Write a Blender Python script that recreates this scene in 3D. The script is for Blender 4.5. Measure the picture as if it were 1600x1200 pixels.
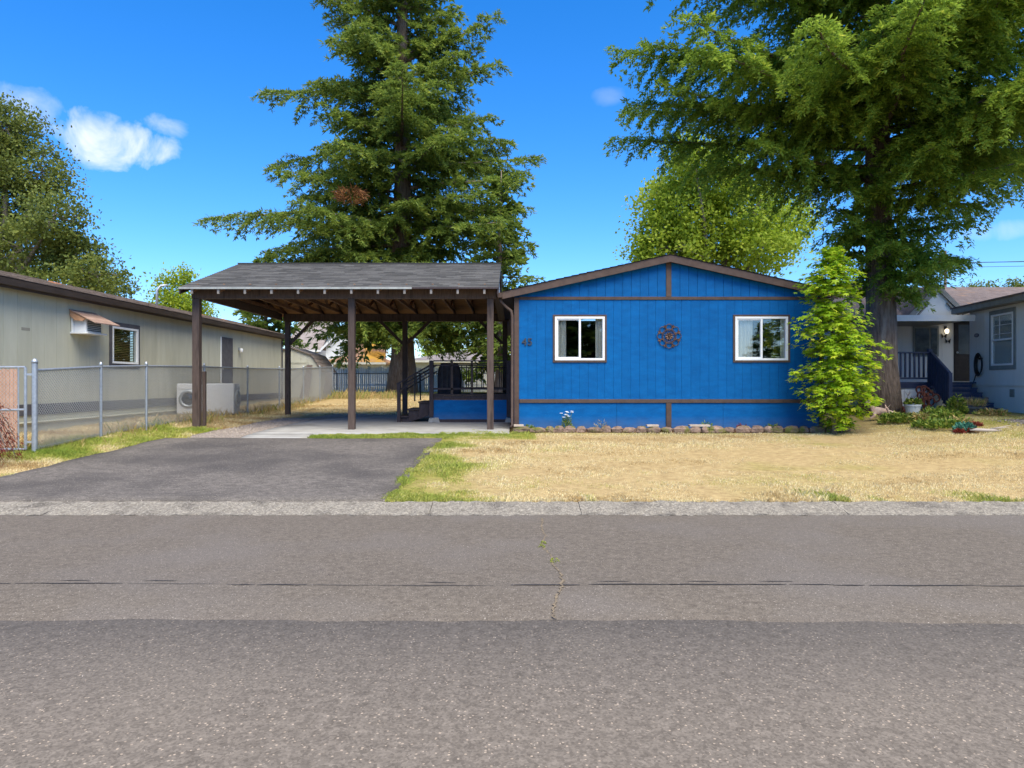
import bpy, math, random
import numpy as np
from mathutils import Vector, Matrix

for _o in list(bpy.data.objects):
    bpy.data.objects.remove(_o, do_unlink=True)
SC = bpy.context.scene
COL = SC.collection
R = math.radians
random.seed(7)

# ------------------------------------------------------------------ camera
FPX, HORIZON, EYE = 1100.0, 597.0, 1.5
cam_d = bpy.data.cameras.new('camera')
cam = bpy.data.objects.new('camera', cam_d)
COL.objects.link(cam)
cam.location = (0, 0, EYE)
cam.rotation_euler = (R(90), 0, 0)
cam_d.sensor_width = 36
cam_d.lens = FPX / 1600 * 36
cam_d.shift_y = -3.0 / 1600
cam_d.clip_start = 0.1
cam_d.clip_end = 3000
SC.camera = cam

# ------------------------------------------------------------------ world, sun, exposure
SUN_EL, SUN_AZ = 59.0, 158.0      # azimuth: angle from +Y towards +X (the sun stands high behind the camera)
world = bpy.data.worlds.new('World')
SC.world = world
world.use_nodes = True
wn, wl = world.node_tree.nodes, world.node_tree.links
wn.clear()
w_out = wn.new('ShaderNodeOutputWorld')
w_bg = wn.new('ShaderNodeBackground')
w_sky = wn.new('ShaderNodeTexSky')
w_sky.sky_type = 'NISHITA'
w_sky.sun_disc = False
w_sky.sun_elevation = R(SUN_EL)
w_sky.sun_rotation = R(SUN_AZ)
w_sky.air_density = 1.0
w_sky.dust_density = 0.3
w_sky.ozone_density = 3.0
w_bg.inputs['Strength'].default_value = 0.15
w_hs = wn.new('ShaderNodeHueSaturation')
w_hs.inputs['Saturation'].default_value = 1.25
w_hs.inputs['Hue'].default_value = 0.5
w_tint = wn.new('ShaderNodeMix')
w_tint.data_type = 'RGBA'
w_tint.blend_type = 'MULTIPLY'
w_tint.inputs['Factor'].default_value = 1.0
w_tint.inputs[7].default_value = (0.72, 0.81, 1.0, 1)
wl.new(w_sky.outputs[0], w_tint.inputs[6])
wl.new(w_tint.outputs[2], w_hs.inputs['Color'])
w_tc = wn.new('ShaderNodeTexCoord')


def wmath(op, a, b=None, c=None, clamp=False):
    n = wn.new('ShaderNodeMath')
    n.operation = op
    n.use_clamp = clamp
    for i, v in enumerate((a, b, c)):
        if v is None:
            continue
        if isinstance(v, (int, float)):
            n.inputs[i].default_value = v
        else:
            wl.new(v, n.inputs[i])
    return n.outputs[0]


def wdot(vec):
    n = wn.new('ShaderNodeVectorMath')
    n.operation = 'DOT_PRODUCT'
    wl.new(w_tc.outputs['Generated'], n.inputs[0])
    n.inputs[1].default_value = vec
    return n.outputs['Value']


w_noise = wn.new('ShaderNodeTexNoise')
w_noise.inputs['Scale'].default_value = 17
w_noise.inputs['Detail'].default_value = 7
w_noise.inputs['Roughness'].default_value = 0.55
w_noise.inputs['Distortion'].default_value = 0.5
wl.new(w_tc.outputs['Generated'], w_noise.inputs['Vector'])
cloud = None
# clouds as directions in the sky: (x, y on the plate, half width, half height, density)
for cx, cy, hw, hh, dens in ((172, 208, 84, 46, .95), (255, 192, 46, 20, 0.45), (40, 168, 60, 40, 0.40), (1560, 362, 60, 16, 0.25), (955, 152, 26, 16, 0.12), (-420, 120, 220, 90, .8), (2300, 60, 260, 100, .7)):
    c = Vector(((cx - 800) / FPX, 1, (HORIZON - cy) / FPX))
    k = 1 / c.length
    c.normalize()
    t1 = c.cross(Vector((0, 0, 1))).normalized()
    t2 = t1.cross(c).normalized()
    a = wmath('MULTIPLY', wdot(t1), 1 / (hw / FPX * k))
    b = wmath('MULTIPLY', wdot(t2), 1 / (hh / FPX * k))
    q = wmath('ADD', wmath('MULTIPLY', a, a), wmath('MULTIPLY', b, b))
    e = wmath('SUBTRACT', 1.0, q)
    e = wmath('ADD', e, wmath('MULTIPLY', wmath('SUBTRACT', w_noise.outputs['Fac'], 0.52), 4.6))
    e = wmath('MULTIPLY', e, 0.7, clamp=True)
    e = wmath('MULTIPLY', wmath('MULTIPLY', e, wmath('GREATER_THAN', wdot(c), 0.3)), dens)
    cloud = e if cloud is None else wmath('MAXIMUM', cloud, e)
w_mix = wn.new('ShaderNodeMix')
w_mix.data_type = 'RGBA'
wl.new(cloud, w_mix.inputs['Factor'])
wl.new(w_hs.outputs[0], w_mix.inputs[6])
w_mix.inputs[7].default_value = (4.6, 4.7, 5.1, 1)
wl.new(w_mix.outputs[2], w_bg.inputs['Color'])
wl.new(w_bg.outputs[0], w_out.inputs['Surface'])

sun_d = bpy.data.lights.new('sun', 'SUN')
sun_d.energy = 4.2
sun_d.angle = R(55)
sun_d.color = (1.0, 0.92, 0.73)
sun = bpy.data.objects.new('sun', sun_d)
COL.objects.link(sun)
_sd = Vector((math.sin(R(SUN_AZ)) * math.cos(R(SUN_EL)), math.cos(R(SUN_AZ)) * math.cos(R(SUN_EL)), math.sin(R(SUN_EL))))
sun.rotation_euler = (-_sd).to_track_quat('-Z', 'Y').to_euler()
sun.location = (0, 0, 60)

SC.view_settings.view_transform = 'Standard'
SC.view_settings.look = 'None'
SC.view_settings.gamma = 1
SC.view_settings.exposure = 0.85
SC.view_settings.use_curve_mapping = False

# ------------------------------------------------------------------ helpers
def at(px, py, d):
    """world point seen at plate pixel (px, py) at distance d"""
    return Vector(((px - 800) * d / FPX, d, EYE + (HORIZON - py) * d / FPX))


def tag(o, label=None, cat=None, group=None, kind=None):
    if label: o['label'] = label
    if cat: o['category'] = cat
    if group: o['group'] = group
    if kind: o['kind'] = kind
    return o


def thing(name, loc, label, cat, group=None):
    o = bpy.data.objects.new(name, None)
    o.empty_display_size = 0.2
    COL.objects.link(o)
    o.location = loc
    return tag(o, label, cat, group)


def adopt(o, parent):
    if parent is not None:
        o.parent = parent
        if parent.type == 'EMPTY':
            o.matrix_parent_inverse = Matrix.Translation(-Vector(parent.location))
        else:
            o.matrix_parent_inverse = Matrix.Translation(-Vector(parent.location)) if parent.get('_moved') else Matrix.Identity(4)


def link(name, me, parent=None):
    o = bpy.data.objects.new(name, me)
    COL.objects.link(o)
    adopt(o, parent)
    return o


class MB:
    def __init__(s):
        s.v, s.f = [], []

    def add(s, vs, fs):
        b = len(s.v)
        s.v += [tuple(p) for p in vs]
        s.f += [tuple(i + b for i in f) for f in fs]
        return s

    def box(s, x0, x1, y0, y1, z0, z1):
        return s.add([(x0, y0, z0), (x1, y0, z0), (x1, y1, z0), (x0, y1, z0), (x0, y0, z1), (x1, y0, z1), (x1, y1, z1), (x0, y1, z1)],
                     [(0, 3, 2, 1), (4, 5, 6, 7), (0, 1, 5, 4), (1, 2, 6, 5), (2, 3, 7, 6), (3, 0, 4, 7)])

    def beam(s, a, b, w, h, up=(0, 0, 1)):
        a, b = Vector(a), Vector(b)
        d = (b - a).normalized()
        u = Vector(up)
        r = d.cross(u)
        if r.length < 1e-4:
            r = d.cross(Vector((0, 1, 0)))
        r.normalize()
        u = r.cross(d).normalized()
        vs = []
        for p in (a, b):
            for i, j in ((-1, -1), (1, -1), (1, 1), (-1, 1)):
                vs.append(p + r * (i * w / 2) + u * (j * h / 2))
        return s.add(vs, [(0, 1, 2, 3), (7, 6, 5, 4), (0, 4, 5, 1), (1, 5, 6, 2), (2, 6, 7, 3), (3, 7, 4, 0)])

    def tube(s, pts, rad, n=8, cap=True):
        pts = [Vector(p) for p in pts]
        if not hasattr(rad, '__len__'):
            rad = [rad] * len(pts)
        base = len(s.v)
        prev = None
        for i, p in enumerate(pts):
            d = (pts[min(i + 1, len(pts) - 1)] - pts[max(i - 1, 0)])
            d = d.normalized() if d.length > 1e-9 else Vector((0, 0, 1))
            if prev is None:
                r = d.cross(Vector((0, 0, 1)))
                if r.length < 1e-3:
                    r = Vector((1, 0, 0))
            else:
                r = prev - d * prev.dot(d)
            r.normalize()
            prev = r
            u = r.cross(d)
            for k in range(n):
                a = 2 * math.pi * k / n
                s.v.append(tuple(p + (r * math.cos(a) + u * math.sin(a)) * rad[i]))
        for i in range(len(pts) - 1):
            for k in range(n):
                k2 = (k + 1) % n
                s.f.append((base + i * n + k, base + (i + 1) * n + k, base + (i + 1) * n + k2, base + i * n + k2))
        if cap:
            s.f.append(tuple(base + k for k in range(n)))
            e = base + (len(pts) - 1) * n
            s.f.append(tuple(e + k for k in reversed(range(n))))
        return s

    def prism(s, poly, off):
        """poly: list of 3D points, extruded by vector off"""
        n = len(poly)
        off = Vector(off)
        vs = [Vector(p) for p in poly] + [Vector(p) + off for p in poly]
        return s.add(vs, [tuple(range(n)), tuple(reversed(range(n, 2 * n)))] + [(i, i + n, (i + 1) % n + n, (i + 1) % n) for i in range(n)])

    def lathe(s, c, prof, n=16):
        b = len(s.v)
        for r, z in prof:
            for k in range(n):
                a = 2 * math.pi * k / n
                s.v.append((c[0] + r * math.cos(a), c[1] + r * math.sin(a), c[2] + z))
        for i in range(len(prof) - 1):
            for k in range(n):
                k2 = (k + 1) % n
                s.f.append((b + i * n + k, b + i * n + k2, b + (i + 1) * n + k2, b + (i + 1) * n + k))
        s.f.append(tuple(b + k for k in reversed(range(n))))
        s.f.append(tuple(b + (len(prof) - 1) * n + k for k in range(n)))
        return s

    def xform(s, m):
        s.v = [tuple(m @ Vector(p)) for p in s.v]
        return s

    def build(s, name, mat, parent=None, bevel=0, smooth=False):
        me = bpy.data.meshes.new(name)
        me.from_pydata(s.v, [], s.f)
        import bmesh
        bm = bmesh.new()
        bm.from_mesh(me)
        bmesh.ops.recalc_face_normals(bm, faces=bm.faces)
        bm.to_mesh(me)
        bm.free()
        me.materials.append(mat)
        if smooth:
            me.polygons.foreach_set('use_smooth', [True] * len(me.polygons))
        o = link(name, me, parent)
        if bevel:
            m = o.modifiers.new('bevel', 'BEVEL')
            m.width = bevel
            m.segments = 1
            m.limit_method = 'ANGLE'
        return o


_unit = {}


def piece(name, mat, parent, x0, x1, y0, y1, z0, z1):
    """box piece that shares mesh data with its likes"""
    if mat.name not in _unit:
        b = MB().box(-.5, .5, -.5, .5, -.5, .5)
        me = bpy.data.meshes.new('piece_' + mat.name)
        me.from_pydata(b.v, [], b.f)
        me.materials.append(mat)
        _unit[mat.name] = me
    o = link(name, _unit[mat.name], parent)
    o.location = ((x0 + x1) / 2, (y0 + y1) / 2, (z0 + z1) / 2)
    o.scale = (abs(x1 - x0), abs(y1 - y0), abs(z1 - z0))
    return o


def arrays(name, V, F, mat, parent=None, v=None, extra=None, smooth=False):
    """mesh from numpy arrays, F (n,k)"""
    V = np.ascontiguousarray(V, dtype=np.float32)
    F = np.ascontiguousarray(F, dtype=np.int32)
    n, k = F.shape
    me = bpy.data.meshes.new(name)
    me.vertices.add(len(V))
    me.vertices.foreach_set('co', V.ravel())
    me.loops.add(n * k)
    me.loops.foreach_set('vertex_index', F.ravel())
    me.polygons.add(n)
    me.polygons.foreach_set('loop_start', np.arange(n, dtype=np.int32) * k)
    me.polygons.foreach_set('loop_total', np.full(n, k, dtype=np.int32))
    for nm, arr, dom in ([('v', v, 'FACE')] if v is not None else []) + (extra or []):
        at_ = me.attributes.new(nm, 'FLOAT', dom)
        at_.data.foreach_set('value', np.ascontiguousarray(arr, dtype=np.float32))
    me.update(calc_edges=True)
    me.validate()
    me.materials.append(mat)
    if smooth:
        me.polygons.foreach_set('use_smooth', np.ones(n, dtype=bool))
    return link(name, me, parent)


# ------------------------------------------------------------------ materials
def _nodes(name):
    m = bpy.data.materials.new(name)
    m.use_nodes = True
    nt = m.node_tree
    bsdf = nt.nodes['Principled BSDF']
    return m, nt, nt.nodes, nt.links, bsdf


def pm(name, c1, c2=None, scale=6.0, rough=0.8, bump=0.0, bscale=40.0, stretch=(1, 1, 1), rnd=0.0, spec=0.3, metal=0.0,
       c3=None, s3=2.0, t3=0.62, detail=6.0, speck=None, bdist=0.01, grain=None, dust=None):
    """generic procedural surface: two-tone noise, optional third tone in patches, optional specks, bump, per-object value shift"""
    m, nt, N, L, b = _nodes(name)
    geo = N.new('ShaderNodeNewGeometry')
    mp = N.new('ShaderNodeMapping')
    mp.inputs['Scale'].default_value = stretch
    L.new(geo.outputs['Position'], mp.inputs['Vector'])
    vec = mp.outputs['Vector']
    if c2 is None:
        c2 = tuple(min(1, x * 1.25) for x in c1)
    no = N.new('ShaderNodeTexNoise')
    no.inputs['Scale'].default_value = scale
    no.inputs['Detail'].default_value = detail
    no.inputs['Roughness'].default_value = 0.62
    L.new(vec, no.inputs['Vector'])
    rp = N.new('ShaderNodeValToRGB')
    rp.color_ramp.elements[0].position = 0.33
    rp.color_ramp.elements[1].position = 0.67
    rp.color_ramp.elements[0].color = (*c1, 1)
    rp.color_ramp.elements[1].color = (*c2, 1)
    L.new(no.outputs['Fac'], rp.inputs['Fac'])
    col = rp.outputs['Color']

    def mix(fac, a, bcol):
        mx = N.new('ShaderNodeMix')
        mx.data_type = 'RGBA'
        L.new(fac, mx.inputs['Factor'])
        L.new(a, mx.inputs[6])
        mx.inputs[7].default_value = (*bcol, 1)
        return mx.outputs[2]
    if c3 is not None:
        n3 = N.new('ShaderNodeTexNoise')
        n3.inputs['Scale'].default_value = s3
        n3.inputs['Detail'].default_value = 5
        L.new(vec, n3.inputs['Vector'])
        r3 = N.new('ShaderNodeMapRange')
        r3.inputs['From Min'].default_value = t3 - 0.07
        r3.inputs['From Max'].default_value = t3 + 0.09
        L.new(n3.outputs['Fac'], r3.inputs['Value'])
        col = mix(r3.outputs[0], col, c3)
    if speck is not None:                       # (colour, scale, threshold)
        vo = N.new('ShaderNodeTexVoronoi')
        vo.inputs['Scale'].default_value = speck[1]
        L.new(geo.outputs['Position'], vo.inputs['Vector'])
        wn_ = N.new('ShaderNodeSeparateColor')
        L.new(vo.outputs['Color'], wn_.inputs[0])
        gt = N.new('ShaderNodeMath')
        gt.operation = 'GREATER_THAN'
        gt.inputs[1].default_value = speck[2]
        L.new(wn_.outputs[0], gt.inputs[0])
        ls = N.new('ShaderNodeMath')
        ls.operation = 'LESS_THAN'
        ls.inputs[1].default_value = 0.42
        L.new(vo.outputs['Distance'], ls.inputs[0])
        mu = N.new('ShaderNodeMath')
        mu.operation = 'MULTIPLY'
        L.new(gt.outputs[0], mu.inputs[0])
        L.new(ls.outputs[0], mu.inputs[1])
        col = mix(mu.outputs[0], col, speck[0])
    if grain is not None:                       # (cell scale, strength): each aggregate cell a little lighter or darker
        vg = N.new('ShaderNodeTexVoronoi')
        vg.inputs['Scale'].default_value = grain[0]
        L.new(geo.outputs['Position'], vg.inputs['Vector'])
        sg = N.new('ShaderNodeSeparateColor')
        L.new(vg.outputs['Color'], sg.inputs[0])
        mg = N.new('ShaderNodeMapRange')
        mg.inputs['To Min'].default_value = 1 - grain[1]
        mg.inputs['To Max'].default_value = 1 + grain[1]
        L.new(sg.outputs[1], mg.inputs['Value'])
        hg = N.new('ShaderNodeHueSaturation')
        L.new(col, hg.inputs['Color'])
        L.new(mg.outputs[0], hg.inputs['Value'])
        col = hg.outputs['Color']
    if dust is not None:                        # (colour, height where splash is full, height where it ends)
        sx = N.new('ShaderNodeSeparateXYZ')
        L.new(geo.outputs['Position'], sx.inputs[0])
        nd_ = N.new('ShaderNodeTexNoise')
        nd_.inputs['Scale'].default_value = 3.5
        nd_.inputs['Detail'].default_value = 6
        L.new(geo.outputs['Position'], nd_.inputs['Vector'])
        md = N.new('ShaderNodeMapRange')
        md.inputs['From Min'].default_value = dust[2]
        md.inputs['From Max'].default_value = dust[1]
        md.inputs['To Max'].default_value = 0.75
        L.new(sx.outputs[2], md.inputs['Value'])
        mm_ = N.new('ShaderNodeMath')
        mm_.operation = 'MULTIPLY'
        L.new(md.outputs[0], mm_.inputs[0])
        L.new(nd_.outputs['Fac'], mm_.inputs[1])
        col = mix(mm_.outputs[0], col, dust[0])
    if rnd:
        oi = N.new('ShaderNodeObjectInfo')
        mr = N.new('ShaderNodeMapRange')
        mr.inputs['To Min'].default_value = 1 - rnd
        mr.inputs['To Max'].default_value = 1 + rnd
        L.new(oi.outputs['Random'], mr.inputs['Value'])
        hs = N.new('ShaderNodeHueSaturation')
        L.new(col, hs.inputs['Color'])
        L.new(mr.outputs[0], hs.inputs['Value'])
        col = hs.outputs['Color']
    L.new(col, b.inputs['Base Color'])
    b.inputs['Roughness'].default_value = rough
    b.inputs['Specular IOR Level'].default_value = spec
    b.inputs['Metallic'].default_value = metal
    if bump:
        nb = N.new('ShaderNodeTexNoise')
        nb.inputs['Scale'].default_value = bscale
        nb.inputs['Detail'].default_value = 5
        L.new(vec, nb.inputs['Vector'])
        bp = N.new('ShaderNodeBump')
        bp.inputs['Strength'].default_value = bump
        bp.inputs['Distance'].default_value = bdist
        L.new(nb.outputs['Fac'], bp.inputs['Height'])
        L.new(bp.outputs['Normal'], b.inputs['Normal'])
    return m


def leafmat(name, ramp, trans=0.35, rough=0.6, attr='v', patch=None):
    """foliage: colour by the face attribute, some light passing through"""
    m, nt, N, L, b = _nodes(name)
    a = N.new('ShaderNodeAttribute')
    a.attribute_name = attr
    rp = N.new('ShaderNodeValToRGB')
    els = rp.color_ramp.elements
    while len(els) < len(ramp):
        els.new(0.5)
    for e, (p, c) in zip(els, ramp):
        e.position = p
        e.color = (*c, 1)
    L.new(a.outputs['Fac'], rp.inputs['Fac'])
    col = rp.outputs['Color']
    b.inputs['Roughness'].default_value = rough
    b.inputs['Specular IOR Level'].default_value = 0.25
    L.new(col, b.inputs['Base Color'])
    tr = N.new('ShaderNodeBsdfTranslucent')
    br = N.new('ShaderNodeHueSaturation')
    br.inputs['Value'].default_value = 1.3
    L.new(col, br.inputs['Color'])
    L.new(br.outputs[0], tr.inputs['Color'])
    ms = N.new('ShaderNodeMixShader')
    ms.inputs[0].default_value = trans
    L.new(b.outputs[0], ms.inputs[1])
    L.new(tr.outputs[0], ms.inputs[2])
    L.new(ms.outputs[0], N['Material Output'].inputs['Surface'])
    return m


def glassmat(name, tint=(0.85, 0.88, 0.88), refl=0.11, top=0.95):
    m, nt, N, L, b = _nodes(name)
    N.remove(b)
    tr = N.new('ShaderNodeBsdfTransparent')
    tr.inputs[0].default_value = (*tint, 1)
    gl = N.new('ShaderNodeBsdfGlossy')
    gl.inputs['Roughness'].default_value = 0.015
    lw = N.new('ShaderNodeLayerWeight')
    lw.inputs[0].default_value = 0.25
    mr = N.new('ShaderNodeMapRange')
    mr.inputs['To Min'].default_value = refl
    mr.inputs['To Max'].default_value = top
    L.new(lw.outputs['Fresnel'], mr.inputs['Value'])
    ms = N.new('ShaderNodeMixShader')
    L.new(mr.outputs[0], ms.inputs[0])
    L.new(tr.outputs[0], ms.inputs[1])
    L.new(gl.outputs[0], ms.inputs[2])
    L.new(ms.outputs[0], N['Material Output'].inputs['Surface'])
    return m


M = {}
M['blue'] = pm('blue_paint', (0.0004, 0.086, 0.27), (0.001, 0.115, 0.345), scale=1.7, rough=0.55, bump=0.5, bscale=30, stretch=(2.2, 1, 6), rnd=0.05,
               c3=(0.02, 0.155, 0.41), s3=13, t3=0.69, spec=0.12, dust=((.14, .16, .19), .42, .72))
M['brown'] = pm('brown_trim_paint', (0.07, 0.045, 0.035), (0.10, 0.066, 0.052), scale=7, rough=0.65, bump=0.25, bscale=50, rnd=0.08)
M['darkbrown'] = pm('dark_brown_stain', (0.03, 0.02, 0.022), (0.055, 0.038, 0.04), scale=8, rough=0.6, bump=0.3, bscale=60, stretch=(3, 3, 1), rnd=0.12)
M['post'] = pm('brown_post_stain', (0.066, 0.044, 0.035), (0.105, 0.074, 0.06), scale=9, rough=0.7, bump=0.4, bscale=45, stretch=(4, 4, .5), rnd=0.08,
               c3=(0.042, 0.028, 0.023), s3=3, t3=.62)
M['ply'] = pm('plywood_sheathing', (0.30, 0.15, 0.06), (0.42, 0.23, 0.10), scale=4, rough=0.8, bump=0.1, stretch=(1, 5, 1))
M['lumber'] = pm('bare_lumber', (0.16, 0.085, 0.045), (0.24, 0.14, 0.08), scale=6, rough=0.8, stretch=(4, .7, 4), rnd=0.15)
M['shingle'] = None
M['vinyl'] = pm('white_vinyl', (0.74, 0.75, 0.75), (0.80, 0.81, 0.81), scale=3, rough=0.35, spec=0.5)
M['curtain'] = pm('curtain_cloth', (0.82, 0.77, 0.68), (0.88, 0.85, 0.78), scale=5, rough=0.9)
M['glass'] = glassmat('window_glass')
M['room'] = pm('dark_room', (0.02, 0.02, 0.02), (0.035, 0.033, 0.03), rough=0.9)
M['greymetal'] = pm('galvanised_metal', (0.34, 0.37, 0.40), (0.46, 0.49, 0.52), scale=20, rough=0.45, metal=0.6)
M['wire'] = pm('galvanised_wire', (0.36, 0.39, 0.42), (0.46, 0.48, 0.5), scale=20, rough=0.5, metal=0.4)
M['concrete'] = pm('concrete_slab', (0.26, 0.25, 0.235), (0.36, 0.35, 0.33), scale=2.2, rough=0.9, bump=0.2, bscale=60, c3=(0.20, 0.19, 0.175), s3=.9, t3=.6)
M['curb'] = pm('curb_concrete', (0.155, 0.135, 0.11), (0.28, 0.25, 0.205), scale=22, rough=0.95, bump=0.9, bscale=70, c3=(0.12, 0.105, 0.088), s3=3.5, t3=.6,
               speck=((.36, .32, .27), 75, .85), grain=(60, .3))
M['white'] = pm('white_enamel', (0.72, 0.73, 0.74), (0.78, 0.79, 0.80), scale=3, rough=0.3, spec=0.5)
M['black'] = pm('black_plastic', (0.012, 0.012, 0.014), (0.02, 0.02, 0.022), rough=0.5)
M['iron'] = pm('black_iron', (0.015, 0.015, 0.017), (0.03, 0.028, 0.028), rough=0.55, metal=0.3)

# ------------------------------------------------------------------ terrain
def sstep(x, a, b):
    t = np.clip((np.asarray(x, float) - a) / (b - a), 0, 1)
    return t * t * (3 - 2 * t)


_YS = [-400, 8.2, 8.3, 14.3, 16.3, 22, 36, 60, 120, 900]
_ZS = [-0.07, -0.07, 0.075, 0.33, 0.38, 0.45, 0.93, 1.25, 1.4, 1.4]


def gh(x, y):
    x = np.asarray(x, float)
    y = np.asarray(y, float)
    z = np.interp(y, _YS, _ZS)
    z = z + 0.10 * sstep(-x, 7.0, 8.2) * sstep(y, 9, 13) * (1 - sstep(y, 18, 28))
    z = z + 0.33 * sstep(x, 6.8, 10.6) * sstep(y, 9.5, 15.5) * (1 - sstep(y, 26, 50))
    return z


def g1(x, y):
    return float(gh(x, y))


_rs = np.random.RandomState(5)
_wv = [(_rs.normal(size=2) * f, _rs.rand() * 6.28, 1 / f ** .6) for f in (.5, .5, .8, .8, 1.3, 1.3, 2.1, 2.1, 3.4, 3.4, 5, 5) for _ in range(2)]


def fnoise(x, y, s=1.0):
    t = 0
    a = 0
    for k, ph, amp in _wv:
        t = t + amp * np.sin((k[0] * x + k[1] * y) * s + ph)
        a += amp * amp / 2
    return t / math.sqrt(a)


def greenness(x, y):
    """how green the grass is: watered edge of the driveway, strip before the slab, curb edge tufts, thin patches elsewhere"""
    n = fnoise(x, y)
    n2 = fnoise(x + 31, y - 17, 2.3)
    g = 0.16 * sstep(n, 0.9, 2.0)
    g = np.maximum(g, sstep(-0.05 - x + .3 * n2, 0, 1.1) * .85 * (x > -1.6) * (y < 16.2) * (y > 8))
    g = np.maximum(g, (x > -4.6) * (x < 0.5) * (y > 14.2) * (y < 15.9) * (0.75 + .25 * n2))
    g = np.maximum(g, sstep(y, 15.0, 15.7) * (x > -1) * (x < 7.5) * (y < 17) * (.35 + .25 * n2))
    g = np.maximum(g, (1 - sstep(y, 8.4, 9.2)) * (x > -1.6) * sstep(fnoise(x * 1.0 + 31, y * .3 - 17, 2.3) + .6 * fnoise(x + 3, y, 5), .6, 1.8) * .75)
    g = np.maximum(g, (x < -6.6) * (x > -8.4) * (y < 16.5) * (.62 + .35 * n2))
    g = np.maximum(g, (x > 3) * (y > 10.5) * (y < 15) * sstep(n, .3, 1.6) * .42)
    g = np.maximum(g, sstep(x, 7.2, 9.5) * sstep(y, 12, 15) * (.4 + .25 * n))
    g = np.maximum(g, (y > 34) * (y < 60) * (.55 + .3 * n2))
    return np.clip(g, 0, 1)


def axis(*segs):
    out = []
    for a, b, st in segs:
        out.append(np.arange(a, b - 1e-6, st))
    return np.concatenate(out + [np.array([segs[-1][1]])])


GX = axis((-900, -100, 80), (-100, -20, 8), (-20, 18, .2), (18, 100, 8), (100, 900, 80))
GY = axis((-400, -20, 40), (-20, 8.0, 2), (8.0, 24, .2), (24, 44, .5), (44, 120, 6), (120, 900, 60))
XX, YY = np.meshgrid(GX, GY)
ZZ = gh(XX, YY) + np.where((YY > 8.4) & (YY < 60), 0.008 * fnoise(XX, YY, .8), 0)
under = ((XX > -7.0) & (XX < -1.6) & (YY > 8.5) & (YY < 14.2)) | ((XX > -5.4) & (XX < 0) & (YY > 15.5) & (YY < 21.5)) | ((XX > -5.4) & (XX < -4.5) & (YY > 14) & (YY < 16)) | ((XX > -6.5) & (XX < -5) & (YY > 14.6) & (YY < 21))
ZZ = ZZ - np.where(under, .09, 0)
nx, ny = len(GX), len(GY)
idx = np.arange(nx * ny).reshape(ny, nx)
F = np.stack([idx[:-1, :-1].ravel(), idx[:-1, 1:].ravel(), idx[1:, 1:].ravel(), idx[1:, :-1].ravel()], 1)

# soil and thatch under the grass; green where the grass is green
m, nt, N, L, b = _nodes('ground_thatch')
geo = N.new('ShaderNodeNewGeometry')
no = N.new('ShaderNodeTexNoise'); no.inputs['Scale'].default_value = 9; no.inputs['Detail'].default_value = 8; no.inputs['Roughness'].default_value = .7
L.new(geo.outputs['Position'], no.inputs['Vector'])
ra = N.new('ShaderNodeValToRGB')
ra.color_ramp.elements[0].position, ra.color_ramp.elements[1].position = .3, .7
ra.color_ramp.elements[0].color = (.25, .17, .08, 1); ra.color_ramp.elements[1].color = (.48, .36, .18, 1)
L.new(no.outputs['Fac'], ra.inputs['Fac'])
rg = N.new('ShaderNodeValToRGB')
rg.color_ramp.elements[0].position, rg.color_ramp.elements[1].position = .3, .7
rg.color_ramp.elements[0].color = (.13, .13, .025, 1); rg.color_ramp.elements[1].color = (.30, .28, .05, 1)
L.new(no.outputs['Fac'], rg.inputs['Fac'])
ga = N.new('ShaderNodeAttribute'); ga.attribute_name = 'g'
mx = N.new('ShaderNodeMix'); mx.data_type = 'RGBA'
L.new(ga.outputs['Fac'], mx.inputs['Factor']); L.new(ra.outputs[0], mx.inputs[6]); L.new(rg.outputs[0], mx.inputs[7])
L.new(mx.outputs[2], b.inputs['Base Color'])
b.inputs['Roughness'].default_value = .95; b.inputs['Specular IOR Level'].default_value = .1
bp = N.new('ShaderNodeBump'); bp.inputs['Strength'].default_value = .7; bp.inputs['Distance'].default_value = .02
n2_ = N.new('ShaderNodeTexNoise'); n2_.inputs['Scale'].default_value = 45; n2_.inputs['Detail'].default_value = 4
L.new(geo.outputs['Position'], n2_.inputs['Vector']); L.new(n2_.outputs['Fac'], bp.inputs['Height']); L.new(bp.outputs[0], b.inputs['Normal'])
M['ground'] = m
ground = arrays('ground', np.stack([XX.ravel(), YY.ravel(), ZZ.ravel()], 1), F, M['ground'],
                extra=[('g', greenness(XX.ravel(), YY.ravel()), 'POINT')], smooth=True)
tag(ground, kind='structure')


def sheet(name, ys, xl, xr, zf, mat, nxs=12, skirt=.12, kind='structure', wob=0):
    """solid ground sheet between xl(y) and xr(y), its top at zf(x, y), with a skirt down its edge"""
    ys = np.asarray(ys, float)
    rows = []
    for y in ys:
        a, b_ = xl(y), xr(y)
        xs = np.linspace(a, b_, nxs + 1)
        rows.append(np.stack([xs, np.full(nxs + 1, y), np.array([zf(x, y) for x in xs])], 1))
    V = np.concatenate(rows)
    if wob:
        V[:, 2] += wob * fnoise(V[:, 0], V[:, 1], 1.3)
    id_ = np.arange(len(V)).reshape(len(ys), nxs + 1)
    F_ = np.stack([id_[:-1, :-1].ravel(), id_[:-1, 1:].ravel(), id_[1:, 1:].ravel(), id_[1:, :-1].ravel()], 1)
    loop = np.concatenate([id_[0, :], id_[1:, -1], id_[-1, -2::-1], id_[-2:0:-1, 0]])
    low = V[loop] - np.array([0, 0, skirt])
    nb = len(V)
    V = np.concatenate([V, low])
    k = len(loop)
    i = np.arange(k)
    S_ = np.stack([nb + i, nb + (i + 1) % k, loop[(i + 1) % k], loop[i]], 1)
    return tag(arrays(name, V, np.concatenate([F_, S_]), mat), kind=kind)


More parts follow.
